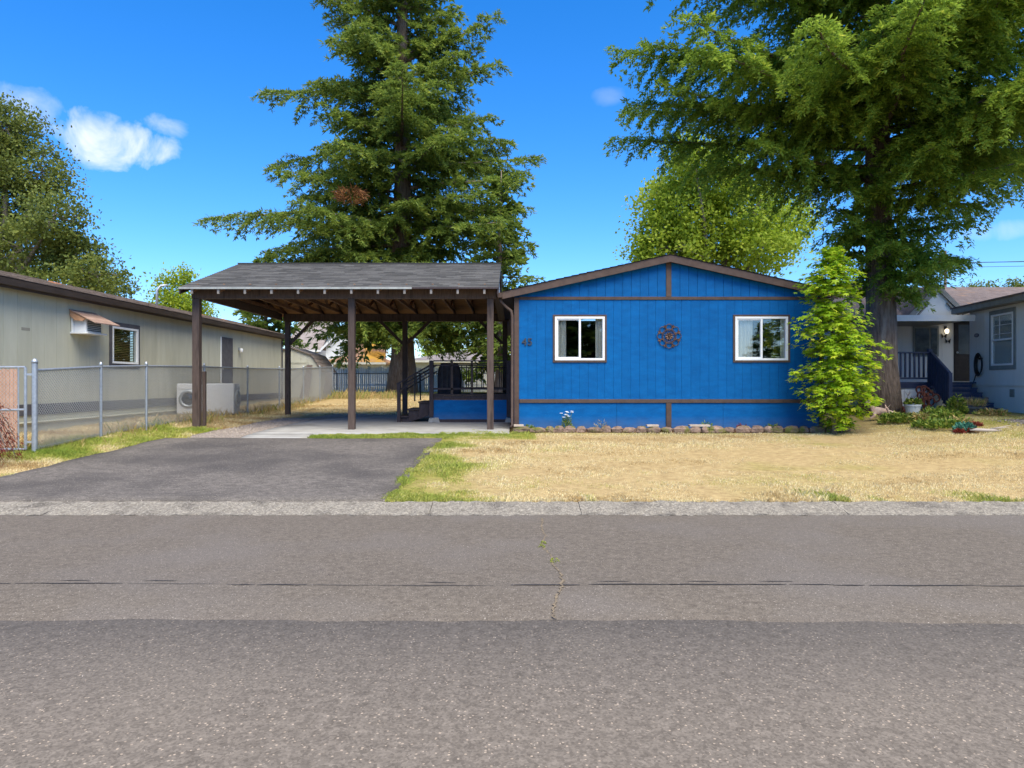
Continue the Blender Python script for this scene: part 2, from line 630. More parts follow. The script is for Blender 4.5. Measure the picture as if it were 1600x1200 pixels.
# old chip-sealed asphalt, the newer overlay on its far half, driveway
M['asphalt_old'] = pm('old_asphalt', (0.122, 0.101, 0.081), (0.184, 0.154, 0.125), scale=16, rough=.92, bump=.25, bscale=110, bdist=.005,
                      c3=(.17, .142, .114), s3=.7, t3=.58, speck=((.34, .27, .205), 75, .93), detail=10, grain=(85, .25))
M['asphalt_new'] = pm('worn_asphalt', (0.10, 0.082, 0.065), (0.15, 0.125, 0.10), scale=18, rough=.9, bump=.3, bscale=150, bdist=.005,
                      c3=(.135, .115, .098), s3=.6, t3=.55, speck=((.30, .26, .22), 100, .95), detail=10, grain=(120, .24))
M['asphalt_drive'] = pm('driveway_asphalt', (0.092, 0.08, 0.07), (0.16, 0.14, 0.123), scale=9, rough=.9, bump=.6, bscale=120, bdist=.01,
                        c3=(.075, .066, .06), s3=.55, t3=.52, speck=((.30, .26, .22), 70, .94), detail=10, grain=(75, .26))
M['tar'] = pm('tar_line', (0.03, 0.027, 0.027), (0.055, 0.05, 0.05), scale=30, rough=.8)
M['gravel'] = pm('fine_gravel', (.17, .14, .12), (.30, .25, .21), scale=30, rough=.95, bump=1, bscale=70, speck=((.42, .38, .34), 60, .8))

tag(sheet('road', np.linspace(-40, 5.0, 24), lambda y: -90, lambda y: 90, lambda x, y: 0.0, M['asphalt_old'], nxs=60, skirt=.1), kind='structure')
rsx = np.random.RandomState(3)
edge_x = np.linspace(-24, 24, 241)
edge_y = 4.37 + .05 * fnoise(edge_x, edge_x * 0, .5) + .012 * rsx.normal(size=241)
# overlay: thin raised layer with a wavy near edge
V = []
for x, y in zip(edge_x, edge_y):
    V += [(x, y - .02, -.002), (x, y, .009), (x, 5.2, .012), (x, 6.5, .016), (x, 7.9, .012)]
V = np.array(V)
id_ = np.arange(len(V)).reshape(241, 5)
Fo = np.stack([id_[:-1, :-1].ravel(), id_[1:, :-1].ravel(), id_[1:, 1:].ravel(), id_[:-1, 1:].ravel()], 1)
tag(arrays('road_overlay', V, Fo, M['asphalt_new']), kind='structure')
for sx in (-1, 1):
    tag(sheet('road_overlay', np.linspace(4.4, 7.9, 5), lambda y: min(sx * 24, sx * 90), lambda y: max(sx * 24, sx * 90), lambda x, y: .012, M['asphalt_new'], nxs=8, skirt=.08), kind='structure')

# tar seam: broken dark line along the road
mb = MB()
x = -16.0
while x < 16:
    l = rsx.uniform(.15, .9)
    y = 5.16 - .012 * x * .35 + .02 * math.sin(x * 1.3) + rsx.normal() * .006
    w = rsx.uniform(.004, .012)
    k = 5
    top, bot = [], []
    for i in range(k + 1):
        t = i / k
        ww = w * (math.sin(math.pi * min(max(t, .06), .94)) ** .5) * rsx.uniform(.7, 1.2)
        yy = y + rsx.normal() * .004 - .004 * l * t
        top.append((x + l * t, yy + ww, .0165)); bot.append((x + l * t, yy - ww, .0165))
    b0 = len(mb.v)
    mb.v += bot + top
    for i in range(k):
        mb.f.append((b0 + i, b0 + i + 1, b0 + k + 2 + i, b0 + k + 1 + i))
    if rsx.rand() < .6:
        xx = x + rsx.uniform(0, .3)
        mb.add([(xx, y + .075, .0165), (xx + .25, y + .07, .0165), (xx + .27, y + .078, .0165), (xx + .1, y + .086, .0165)], [(0, 1, 2, 3)])
    x += l * rsx.uniform(.85, 1.15)
tag(mb.build('road_seam', M['tar']), kind='structure')
# crack that wanders from the curb to the seam and on
crk = [(848, 812), (846, 828), (851, 842), (847, 858), (858, 868), (866, 886), (877, 902), (879, 918), (872, 930), (868, 944), (862, 958), (864, 972)]
pts = []
for px, py in crk:
    d = EYE * FPX / (py - HORIZON)
    pts.append(((px - 800) * d / FPX, d))
mb = MB()
fine = []
for (xa, ya), (xb, yb) in zip(pts[:-1], pts[1:]):
    for i in range(6):
        t = i / 6
        fine.append((xa + (xb - xa) * t + rsx.normal() * .008, ya + (yb - ya) * t))
n = len(fine)
for i, (xa, ya) in enumerate(fine):
    w = rsx.uniform(.004, .012)
    mb.v += [(xa - w, ya, .0175), (xa + w, ya, .0175)]
    if i:
        mb.f.append((2 * i - 2, 2 * i - 1, 2 * i + 1, 2 * i))
M['crack'] = pm('crack_dirt', (.10, .08, .06), (.26, .2, .13), scale=22, rough=.95)
tag(mb.build('road_crack', M['crack']), kind='structure')

# curb: poured segments with open joints
CURB = tag(bpy.data.objects.new('curb', None), kind='structure')
COL.objects.link(CURB)
joints = [-30, -24, -18, -12, -8.3, -5.25, -.93, .78, 3.78, 7.3, 10.4, 14, 20, 26, 32]
for a, b_ in zip(joints[:-1], joints[1:]):
    mb = MB()
    n = max(3, int((b_ - a) / .07))
    prof = [(7.86, -.06), (7.86, .016), (7.93, .026), (8.12, .062), (8.27, .088), (8.33, .088), (8.34, -.02)]
    rows = []
    for i in range(n + 1):
        x = a + .003 + (b_ - a - .006) * i / n
        rows.append([(x, y + (rsx.normal() * .022 if j in (1, 5) else 0), z + (rsx.normal() * .005 if 0 < j < 6 else 0)) for j, (y, z) in enumerate(prof)])
    b0 = len(mb.v)
    k = len(prof)
    for r_ in rows:
        mb.v += r_
    for i in range(n):
        for j in range(k - 1):
            mb.f.append((b0 + i * k + j, b0 + (i + 1) * k + j, b0 + (i + 1) * k + j + 1, b0 + i * k + j + 1))
    mb.f.append(tuple(b0 + j for j in range(k)))
    mb.f.append(tuple(b0 + n * k + j for j in reversed(range(k))))
    mb.build('curb_segment', M['curb'], CURB)

# driveway, slab and gravel
sheet('driveway', np.concatenate([np.linspace(8.33, 14.2, 20), [14.3, 14.36]]),
      lambda y: -7.2 + .02 * (y - 8.3) + .03 * math.sin(y * 3.1) + .02 * math.sin(y * 7.7), lambda y: -1.5 + .012 * (y - 8.3) + .03 * math.sin(y * 2.7) + .02 * math.sin(y * 9.1),
      lambda x, y: g1(x, y) + .03, M['asphalt_drive'], nxs=24, skirt=.15, wob=.004)


def slab_l(y):
    if y < 18.6:
        return -5.65 + (.0 if y > 15 else .15 * (15 - y))
    return -5.65 + 1.9 * ((y - 18.6) / 3.2) ** 2


sheet('carport_slab', np.concatenate([[14.37], np.linspace(14.6, 15.3, 4)]), slab_l, lambda y: -4.25 + .15 * math.sin(y * 9), lambda x, y: g1(x, y) + .024, M['concrete'], nxs=6)
sheet('carport_slab', np.concatenate([[15.31], np.linspace(15.6, 21.8, 26)]), slab_l, lambda y: -.06, lambda x, y: g1(x, y) + .03, M['concrete'], nxs=16)
sheet('gravel_strip', np.linspace(14.4, 22.6, 30), lambda y: -6.75 + (.0 if y < 19 else .35 * (y - 19)) + .12 * math.sin(y * 1.9) + .06 * math.sin(y * 5.3), lambda y: slab_l(y) - .012 if y < 21.6 else -3.6, lambda x, y: g1(x, y) + .016, M['gravel'], nxs=6, skirt=.08)
sheet('neighbour_path', np.linspace(12.6, 15.2, 12), lambda y: 9.75 + .12 * math.sin(y * 4) + .35 * (y - 12.6), lambda y: 22, lambda x, y: g1(x, y) + .02, M['gravel'], nxs=14, skirt=.08)


# loose stones on the gravel
def scatter_stones(name, n, fx, fy, s0, s1, mat, seed, label, cat='gravel'):
    r = np.random.RandomState(seed)
    x, y = fx(r, n), fy(r, n)
    P = np.stack([x, y, gh(x, y) + .02], 1)
    oct_ = np.array([(1, 0, 0), (0, 1, 0), (-1, 0, 0), (0, -1, 0), (0, 0, .8), (0, 0, -.8)], float)
    s = r.uniform(s0, s1, (n, 1, 1)) * r.uniform(.6, 1.3, (n, 6, 1))
    a = r.rand(n) * 6.28
    c, sn = np.cos(a), np.sin(a)
    O = np.stack([oct_[:, 0][None] * c[:, None] - oct_[:, 1][None] * sn[:, None], oct_[:, 0][None] * sn[:, None] + oct_[:, 1][None] * c[:, None], np.repeat(oct_[:, 2][None], n, 0)], 2)
    V_ = (P[:, None] + O * s).reshape(-1, 3)
    tf = np.array([(0, 1, 4), (1, 2, 4), (2, 3, 4), (3, 0, 4), (1, 0, 5), (2, 1, 5), (3, 2, 5), (0, 3, 5)])
    F_ = (tf[None] + (np.arange(n) * 6)[:, None, None]).reshape(-1, 3)
    return tag(arrays(name, V_, F_, mat), label, cat, kind='stuff')


M['stone'] = pm('small_stones', (.22, .18, .15), (.42, .36, .31), scale=30, rough=.9)
scatter_stones('gravel_stones', 2600, lambda r, n: r.uniform(-6.7, -5.65, n), lambda r, n: r.uniform(14.5, 20.5, n), .008, .022, M['stone'], 1, 'loose gravel beside the carport slab')
scatter_stones('road_grit', 1500, lambda r, n: r.uniform(-9, 9, n), lambda r, n: 1.6 + 2.7 * r.rand(n), .002, .006, M['stone'], 2, 'fine loose grit on the near half of the road').location.z = -g1(0, 0) - .02
scatter_stones('path_stones', 1500, lambda r, n: r.uniform(10.2, 15, n), lambda r, n: r.uniform(12.9, 15.1, n), .008, .024, M['stone'], 4, 'loose gravel on the neighbour\'s path at right')

# ------------------------------------------------------------------ grass
def blades(n, fx, fy, h0, h1, w, seed, keep=None, gbias=0.0, lean=.5):
    r = np.random.RandomState(seed)
    x, y = fx(r, n), fy(r, n)
    if keep is not None:
        k = keep(x, y)
        x, y = x[k], y[k]
        n = len(x)
    g = np.clip(greenness(x, y) + gbias + r.normal(size=n) * .13, 0, 1)
    a = r.rand(n) * 6.283
    h = r.uniform(h0, h1, n) * (1 + .5 * g)
    tuft = .7 + .28 * np.clip(fnoise(x, y, 3.0), -1, 2) + .22 * np.clip(fnoise(x + 5, y + 3, 8.0), -1, 2)
    h = h * tuft
    ln = r.rand(n) * lean + .1
    d = np.stack([np.cos(a), np.sin(a), np.zeros(n)], 1)
    s = np.stack([-np.sin(a), np.cos(a), np.zeros(n)], 1)
    P = np.stack([x, y, gh(x, y) + 0.0], 1)
    ww = (w * r.uniform(.6, 1.3, n))[:, None]
    up = np.array([0, 0, 1.0])
    mid = P + d * (ln * h * .4)[:, None] + up * (h * .6)[:, None]
    tip = P + d * (ln * h * 1.3)[:, None] + up * (h * (1.05 - .35 * ln))[:, None]
    V_ = np.stack([P - s * ww, P + s * ww, mid + s * ww * .7, tip], 1).reshape(-1, 3)
    F_ = np.arange(4 * n).reshape(n, 4)
    v = np.clip(g * .62 + .15 + .085 * fnoise(x, y * 1.6, 2.6) + .05 * fnoise(x + 9, y, 7) + (r.rand(n) - .5) * .2, 0, 1)
    return V_, F_, v


M['grass'] = leafmat('grass_blades', [(0.0, (.42, .29, .13)), (.14, (.63, .51, .27)), (.28, (.80, .69, .43)), (.45, (.50, .45, .15)), (.62, (.36, .38, .08)), (1.0, (.19, .27, .035))], trans=.25, rough=.8)


def join(parts):
    V_, F_, v_ = [], [], []
    o = 0
    for a, f, v in parts:
        V_.append(a); F_.append(f + o); v_.append(v)
        o += len(a)
    return np.concatenate(V_), np.concatenate(F_), np.concatenate(v_)


U = lambda a, b_: (lambda r, n: r.uniform(a, b_, n))
near = lambda a, b_: (lambda r, n: a + (b_ - a) * r.rand(n) ** 1.5)
not_bed = lambda x, y: ~((x > -.1) & (x < 7.6) & (y > 15.55)) & ~((x > 9.8 + .35 * (y - 12.6)) & (y > 12.6) & (y < 15.2))
front = [blades(210000, U(-1.52, 13.5), near(8.34, 16.2), .018, .042, .0032, 11, not_bed),
         blades(20000, (lambda r, n: -1.55 + 1.9 * r.rand(n) ** 1.6), U(8.34, 15.6), .03, .055, .004, 12, None, .0),
         blades(16000, U(-4.2, .0), U(14.4, 15.32), .03, .055, .004, 13, None, .1),
         blades(12000, U(-1.5, 13.5), near(8.33, 8.9), .025, .075, .004, 14, lambda x, y: (fnoise(x * 1.0 + 31, y * .3 - 17, 2.3) + .6 * fnoise(x + 3, y, 5)) > .75, .1)]
V_, F_, v_ = join(front)
tag(arrays('lawn_grass', V_, F_, M['grass'], v=v_), 'short sun-dried lawn grass in front of the blue house', 'grass', kind='stuff')
left = [blades(42000, U(-8.6, -7.12), U(8.34, 16.5), .03, .065, .004, 15, None, .05),
        blades(22000, U(-8.8, -6.8), U(14.4, 27), .03, .07, .0045, 16, lambda x, y: x < -6.75 + np.where(y < 19, 0, .35 * (y - 19)), -.1),
        blades(16000, U(-10, -8), U(11.9, 30), .05, .12, .006, 17, None, -.1)]
V_, F_, v_ = join(left)
tag(arrays('verge_grass', V_, F_, M['grass'], v=v_), 'yellow-green grass between the driveway and the chain-link fence', 'grass', kind='stuff')
back = [blades(60000, U(-9, 3), U(22, 37), .03, .07, .006, 18, lambda x, y: x > -6.9 + .3 * (y - 22) * (y < 24), -.05)]
V_, F_, v_ = join(back)
tag(arrays('backyard_grass', V_, F_, M['grass'], v=v_), 'straw-coloured dry grass of the yard behind the carport', 'grass', kind='stuff')


def weeds(name, spots, label, seed, ramp_mat, h=(.07, .30), w=.004, per=70, rad=.2):
    r = np.random.RandomState(seed)
    P_, F2, v2 = [], [], []
    o = 0
    for (x, y, k) in spots:
        n = int(per * k)
        xs = x + r.normal(size=n) * rad
        ys = y + r.normal(size=n) * rad
        z = gh(xs, ys)
        a = r.rand(n) * 6.283
        hh = r.uniform(h[0], h[1], n) * (.6 + .4 * k)
        ln = r.rand(n) * .6
        d = np.stack([np.cos(a), np.sin(a), 0 * a], 1)
        s = np.stack([-np.sin(a), np.cos(a), 0 * a], 1) * w
        P0 = np.stack([xs, ys, z], 1)
        mid = P0 + d * (ln * hh * .35)[:, None] + np.array([0, 0, 1.]) * (hh * .6)[:, None]
        tip = P0 + d * (ln * hh)[:, None] + np.array([0, 0, 1.]) * (hh)[:, None]
        P_.append(np.stack([P0 - s, P0 + s, mid + s * .8, tip], 1).reshape(-1, 3))
        F2.append(np.arange(4 * n).reshape(n, 4) + o)
        o += 4 * n
        v2.append(np.clip(r.rand(n) * .6 + r.rand() * .4, 0, 1))
    return tag(arrays(name, np.concatenate(P_), np.concatenate(F2), ramp_mat, v=np.concatenate(v2)), label, 'weeds', kind='stuff')


M['weed'] = leafmat('tall_weeds', [(0, (.48, .30, .13)), (.45, (.52, .40, .17)), (.7, (.26, .28, .07)), (1, (.12, .2, .03))], trans=.25, rough=.8)
sp = [(-8.05 + rsx.normal() * .2, y + rsx.normal() * .25, rsx.uniform(.15, 1.0) * (1.25 if y > 17 else .7)) for y in np.arange(12.2, 31, .22) if rsx.rand() < .8]
weeds('fence_weeds', sp, 'tall dry weeds grown along the foot of the chain-link fence', 21, M['weed'])
sp = [(-7.7 + i * .22 + rsx.normal() * .1, 31.2 + rsx.normal() * .3, rsx.uniform(.6, 1.3)) for i in range(12)]
weeds('shed_weeds', sp, 'tall brown grass in front of the shed corner', 22, M['weed'], h=(.15, .45))

# ------------------------------------------------------------------ blue house
def attrmat(name, ramp, rough=.9, bump=.5, bscale=60, nscale=25, nmix=.35):
    m, nt, N, L, b = _nodes(name)
    a = N.new('ShaderNodeAttribute'); a.attribute_name = 'v'
    geo = N.new('ShaderNodeNewGeometry')
    no = N.new('ShaderNodeTexNoise'); no.inputs['Scale'].default_value = nscale; no.inputs['Detail'].default_value = 6
    L.new(geo.outputs['Position'], no.inputs['Vector'])
    mm = N.new('ShaderNodeMix'); mm.data_type = 'FLOAT'; mm.inputs[0].default_value = nmix
    L.new(a.outputs['Fac'], mm.inputs[2]); L.new(no.outputs['Fac'], mm.inputs[3])
    rp = N.new('ShaderNodeValToRGB')
    els = rp.color_ramp.elements
    while len(els) < len(ramp): els.new(.5)
    for e, (p, c) in zip(els, ramp): e.position = p; e.color = (*c, 1)
    L.new(mm.outputs[0], rp.inputs['Fac']); L.new(rp.outputs[0], b.inputs['Base Color'])
    b.inputs['Roughness'].default_value = rough; b.inputs['Specular IOR Level'].default_value = .2
    n2 = N.new('ShaderNodeTexNoise'); n2.inputs['Scale'].default_value = bscale
    L.new(geo.outputs['Position'], n2.inputs['Vector'])
    bp = N.new('ShaderNodeBump'); bp.inputs['Strength'].default_value = bump; bp.inputs['Distance'].default_value = .01
    L.new(n2.outputs['Fac'], bp.inputs['Height']); L.new(bp.outputs[0], b.inputs['Normal'])
    return m


M['shingle'] = attrmat('grey_shingles', [(.15, (.05, .049, .049)), (.5, (.088, .085, .084)), (.85, (.135, .13, .127))], nmix=.4)
M['shingle_brown'] = attrmat('brown_shingles', [(.15, (.10, .075, .062)), (.5, (.20, .155, .13)), (.85, (.30, .25, .215))], nmix=.4)


def shingle_roof(name, parent, mat, p0, along, up, n_course, tab=.3, thick=.014, seed=1):
    """stepped shingle courses: p0 lower corner, along = eave vector, up = slope vector"""
    r = np.random.RandomState(seed)
    p0, along, up = Vector(p0), Vector(along), Vector(up)
    nrm = along.cross(up).normalized()
    if nrm.z < 0: nrm = -nrm
    nt_ = max(2, int(along.length / tab))
    V, F, v = [], [], []
    for c in range(n_course):
        a0 = up * (c / n_course)
        a1 = up * ((c + 1.0) / n_course)
        off = (c % 2) * .5
        cuts = [0] + [min(1, max(0, (k + off + r.uniform(-.2, .2)) / nt_)) for k in range(1, nt_)] + [1]
        for k in range(nt_):
            h = thick * r.uniform(.8, 1.25)
            q = [p0 + along * cuts[k] + a0, p0 + along * cuts[k + 1] + a0, p0 + along * cuts[k + 1] + a1, p0 + along * cuts[k] + a1]
            b0 = len(V)
            V += [q[0] + nrm * h, q[1] + nrm * h, q[2] + nrm * .002, q[3] + nrm * .002, q[0], q[1]]
            F += [(b0, b0 + 1, b0 + 2, b0 + 3), (b0 + 4, b0 + 5, b0 + 1, b0)]
            x = r.rand()
            v += [x, x * .6]
    o = arrays(name, np.array([tuple(p) for p in V]), np.array(F), mat, parent, v=np.array(v))
    return tag(o, kind='stuff')


HY = 16.27
HX0, HX1 = 0.05, 7.20
house = thing('blue_house', (3.6, HY, .35), 'bright blue low-gabled manufactured home with brown trim and two white sliding windows', 'house')
W1 = (0.99, 2.14, 2.0, 3.01)
W2 = (5.15, 6.37, 2.0, 3.01)
PK = 3.62


def rake(x):      # underside of the roof at the front wall
    return 3.40 + (4.25 - 3.40) / (PK + .22) * ((x + .22) if x <= PK else (2 * PK + .22 - x))


mb = MB()
cy0, cy1 = HY + .02, HY + .10
mb.box(HX0, HX1, cy0, cy1, .2, W1[2])
mb.box(HX0, W1[0], cy0, cy1, W1[2], W1[3]).box(W1[1], W2[0], cy0, cy1, W1[2], W1[3]).box(W2[1], HX1, cy0, cy1, W1[2], W1[3])
mb.box(HX0, HX1, cy0, cy1, W1[3], 3.43)
mb.prism([(HX0, cy0, 3.43), (HX1, cy0, 3.43), (HX1, cy0, rake(HX1) + .03), (PK, cy0, rake(PK) + .03), (HX0, cy0, rake(HX0) + .03)], (0, .08, 0))
mb.box(HX0, HX0 + .08, cy1, 30, .2, 3.46).box(HX1 - .08, HX1, cy1, 30, .2, 3.46).box(HX0 + .08, HX1 - .08, 29.9, 30, .2, 4.1)
mb.build('wall', M['blue'], house)
rs = np.random.RandomState(9)
by0, by1 = HY - .004, HY + .018


def board_run(a, b_, z0, z1, name='siding_board', step=.2):
    n = max(1, round((b_ - a) / step))
    cuts = [a + (b_ - a) * i / n + (rs.normal() * .012 if 0 < i < n else 0) for i in range(n + 1)]
    for c0, c1 in zip(cuts[:-1], cuts[1:]):
        dy = rs.normal() * .0012
        piece(name, M['blue'], house, c0 + .002, c1 - .002, by0 + dy, by1, z0, z1)


for a, b_, zs in ((.16, W1[0], [(1.10, 3.405)]), (W1[0], W1[1], [(1.10, W1[2]), (W1[3], 3.405)]), (W1[1], W2[0], [(1.10, 3.405)]),
                  (W2[0], W2[1], [(1.10, W2[2]), (W2[3], 3.405)]), (W2[1], 7.10, [(1.10, 3.405)])):
    n = max(1, round((b_ - a) / .2))
    cuts = [a + (b_ - a) * i / n + (rs.normal() * .012 if 0 < i < n else 0) for i in range(n + 1)]
    for c0, c1 in zip(cuts[:-1], cuts[1:]):
        for z0, z1 in zs:
            piece('siding_board', M['blue'], house, c0 + .002, c1 - .002, by0 + rs.normal() * .0012, by1, z0, z1)
for a, b_ in ((.16, 3.56), (3.68, 7.10)):
    n = round((b_ - a) / .2)
    for i in range(n):
        c0, c1 = a + (b_ - a) * i / n, a + (b_ - a) * (i + 1) / n
        y = by0 + rs.normal() * .0012
        t0, t1 = rake(c0) + .02, rake(c1) + .02
        if min(t0, t1) < 3.50:
            continue
        MB().prism([(c0 + .0035, y, 3.465), (c1 - .0035, y, 3.465), (c1 - .0035, y, t1), (c0 + .0035, y, t0)], (0, by1 - y, 0)).build('gable_board', M['blue'], house)
for a, b_ in ((.16, 2.42), (2.42, 3.56), (3.68, 4.88), (4.88, 7.10)):
    piece('skirting_panel', M['blue'], house, a + .003, b_ - .003, HY + .002, by1, .42, 1.025)
# trim
for nm, x0, x1, z0, z1, pr in (('belt_trim', HX0 + .12, HX1 - .1, 1.02, 1.105, .03), ('upper_trim', HX0 + .12, HX1 - .1, 3.40, 3.47, .026), ('base_trim', HX0 + .12, HX1 - .1, .30, .425, .02)):
    MB().box(x0, x1, HY - pr, HY + .019, z0, z1).build(nm, M['brown'], house, bevel=.004)
MB().box(HX0, HX0 + .11, HY - .033, HY + .019, .30, 3.45).build('corner_trim', M['brown'], house, bevel=.004)
MB().box(HX1 - .10, HX1, HY - .033, HY + .019, .30, 3.45).build('corner_trim', M['brown'], house, bevel=.004)
MB().box(3.56, 3.68, HY - .022, HY + .019, 3.472, rake(3.62) + .02).build('gable_post_trim', M['brown'], house, bevel=.004)
MB().box(3.56, 3.68, HY - .027, HY + .019, .427, 1.018).build('skirting_post_trim', M['brown'], house, bevel=.004)
# roof and fascia
fy = 16.09
for s in (-1, 1):
    xe = PK + s * (PK + .22)
    e_b, e_t, p_b, p_t = 3.40, 3.565, 4.25, 4.415
    MB().prism([(xe, fy, e_b), (PK, fy, p_b), (PK, fy, p_t), (xe, fy, e_t)], (0, .028, 0)).build('fascia', M['brown'], house)
    ro = MB().prism([(xe - s * .0, fy + .03, e_t - .10), (PK, fy + .03, p_t - .10), (PK, fy + .03, p_t), (xe, fy + .03, e_t)], (0, 14.1, 0)).build('roof_deck', M['darkbrown'], house)
    sl = Vector((PK - xe, 0, p_t - e_t)) * 1.006
    shingle_roof('roof_shingles', house, M['shingle'], (xe - s * -.0, fy - .03, e_t + .006), (0, 14.2, 0), sl, 22, seed=3 + s)
MB().prism([(-.22, 16.12, 3.44), (-.33, 16.12, 3.44), (-.34, 16.12, 3.55), (-.22, 16.12, 3.55)], (0, 13.9, 0)).build('gutter', M['brown'], house)
MB().tube([(-.27, 16.25, 3.45), (-.26, 16.24, 3.36), (-.12, 16.23, 3.22), (-.02, 16.22, 3.14), (.005, 16.215, 3.02), (.005, 16.215, .52), (-.03, 16.17, .46)], .034, n=8).build('downspout', M['brown'], house, smooth=True)


def slider(parent, x0, x1, z0, z1, y, trimmat, curtains, trim=.045, name='window'):
    """sliding window facing -Y: trim boards, white frame, two panes, curtains behind"""
    w = MB()
    f = .05
    for a in ((x0, x1, z0, z0 + f), (x0, x1, z1 - f, z1), (x0, x0 + f, z0 + f, z1 - f), (x1 - f, x1, z0 + f, z1 - f)):
        w.box(a[0], a[1], y - .035, y + .06, a[2], a[3])
    win = w.build(name, M['vinyl'], parent, bevel=.004)
    xm = (x0 + x1) / 2
    MB().box(xm - .024, xm + .024, y - .028, y + .05, z0 + f, z1 - f).build('mullion', M['vinyl'], win, bevel=.003)
    sb = MB()
    for a in ((x0 + f, xm - .024, z0 + f, z0 + f + .03), (x0 + f, xm - .024, z1 - f - .03, z1 - f), (x0 + f, x0 + f + .028, z0 + f + .03, z1 - f - .03)):
        sb.box(a[0], a[1], y - .012, y + .03, a[2], a[3])
    sb.build('sash', M['vinyl'], win)
    MB().box(x0 + f + .028, xm - .024, y + .004, y + .008, z0 + f + .03, z1 - f - .03).build('pane', M['glass'], win)
    MB().box(xm + .024, x1 - f, y + .03, y + .034, z0 + f, z1 - f).build('pane', M['glass'], win)
    if trimmat:
        for a in ((x0 - trim, x1 + trim, z1, z1 + trim), (x0 - trim, x1 + trim, z0 - trim, z0), (x0 - trim, x0, z0, z1), (x1, x1 + trim, z0, z1)):
            MB().box(a[0], a[1], y - .03, y + .02, a[2], a[3]).build('trim_board', trimmat, win)
    for a, b_ in curtains:
        cv = []
        n = 40
        for i in range(n + 1):
            t = i / n
            cv.append((a + (b_ - a) * t, y + .10 + .018 * math.sin(t * (b_ - a) * 75) + .008 * math.sin(t * 31)))
        V = [(x, yy, z0 - .02) for x, yy in cv] + [(x, yy, z1 + .02) for x, yy in cv]
        c = MB()
        c.add(V, [(i, i + 1, n + 2 + i, n + 1 + i) for i in range(n)])
        c.build('curtain', M['curtain'], win, smooth=True)
    return win


slider(house, *W1, HY, M['brown'], [(1.0, 1.26), (1.94, 2.14)])
slider(house, *W2, HY, M['brown'], [(5.16, 5.60), (6.24, 6.37)])
# house number
cu = bpy.data.curves.new('digits', 'FONT')
cu.body = '45'
cu.size = .235
cu.extrude = .008
cu.offset = .004
cu.space_character = 1.1
to = bpy.data.objects.new('house_number', cu)
COL.objects.link(to)
bpy.context.view_layer.update()
me = bpy.data.meshes.new_from_object(to.evaluated_get(bpy.context.evaluated_depsgraph_get()))
bpy.data.objects.remove(to)
me.transform(Matrix.Translation((.225, HY - .02, 2.35)) @ Matrix.Rotation(R(90), 4, 'X'))
me.materials.clear()
M['digit'] = pm('dull_bronze', (.05, .06, .075), (.09, .09, .10), rough=.4, metal=.5)
me.materials.append(M['digit'])
link('house_number', me, house)

# wall medallion (hangs on the wall)
MC = Vector((3.625, HY - .03, 2.56))
M['bronze'] = pm('rusty_bronze', (.05, .035, .03), (.16, .085, .055), scale=30, rough=.5, metal=.45)
med = thing('wall_medallion', (MC.x, HY - .02, MC.z - .29), 'round dark bronze scrollwork medallion hung between the two windows of the blue house', 'wall art')


def ring(c, r, rad, n=24, m_=6, ax=(1, 0, 0), az=(0, 0, 1)):
    return [Vector(c) + Vector(ax) * (r * math.cos(2 * math.pi * i / n)) + Vector(az) * (r * math.sin(2 * math.pi * i / n)) for i in range(n + 1)]


mb = MB()
for i in range(8):
    a = 2 * math.pi * i / 8
    c = MC + Vector((math.cos(a), 0, math.sin(a))) * .205
    mb.tube(ring(c, .072, 0, 18), .009, n=5)
mb.tube(ring(MC, .165, 0, 32), .008, n=5)
mb.build('scroll_ring', M['bronze'], med, smooth=True)
for i in range(8):
    a = 2 * math.pi * i / 8 + math.pi / 8
    d = Vector((math.cos(a), 0, math.sin(a)))
    s = Vector((-math.sin(a), 0, math.cos(a)))
    p = MC + d * .255
    b = MB()
    for k in (-1, 0, 1):
        dd = (d + s * k * .8).normalized()
        ss = Vector((-dd.z, 0, dd.x))
        q = p - d * .05
        b.add([q, q + dd * .05 + ss * .018 + Vector((0, -.012, 0)), q + dd * (.085 - .01 * abs(k)), q + dd * .05 - ss * .018 + Vector((0, -.012, 0)), q + dd * .045 + Vector((0, .006, 0))], [(0, 1, 2, 3), (0, 4, 1), (1, 4, 2), (2, 4, 3), (3, 4, 0)])
    b.tube([MC + d * .07, MC + d * .2], .007, n=5)
    b.build('leaf_cluster', M['bronze'], med)
b = MB()
for i in range(8):
    a = 2 * math.pi * i / 8
    d = Vector((math.cos(a), 0, math.sin(a)))
    s = Vector((-math.sin(a), 0, math.cos(a)))
    b.add([MC, MC + d * .055 + s * .028 + Vector((0, -.02, 0)), MC + d * .10 + Vector((0, -.01, 0)), MC + d * .055 - s * .028 + Vector((0, -.02, 0)), MC + d * .05 + Vector((0, .012, 0))], [(0, 1, 2, 3), (0, 4, 1), (1, 4, 2), (2, 4, 3), (3, 4, 0)])
b.build('rosette', M['bronze'], med)
MB().lathe((0, 0, 0), [(.001, 0), (.026, .004), (.022, .016), (.001, .024)], 12).xform(Matrix.Translation(MC + Vector((0, -.012, 0))) @ Matrix.Rotation(R(90), 4, 'X')).build('boss', M['bronze'], med, smooth=True)

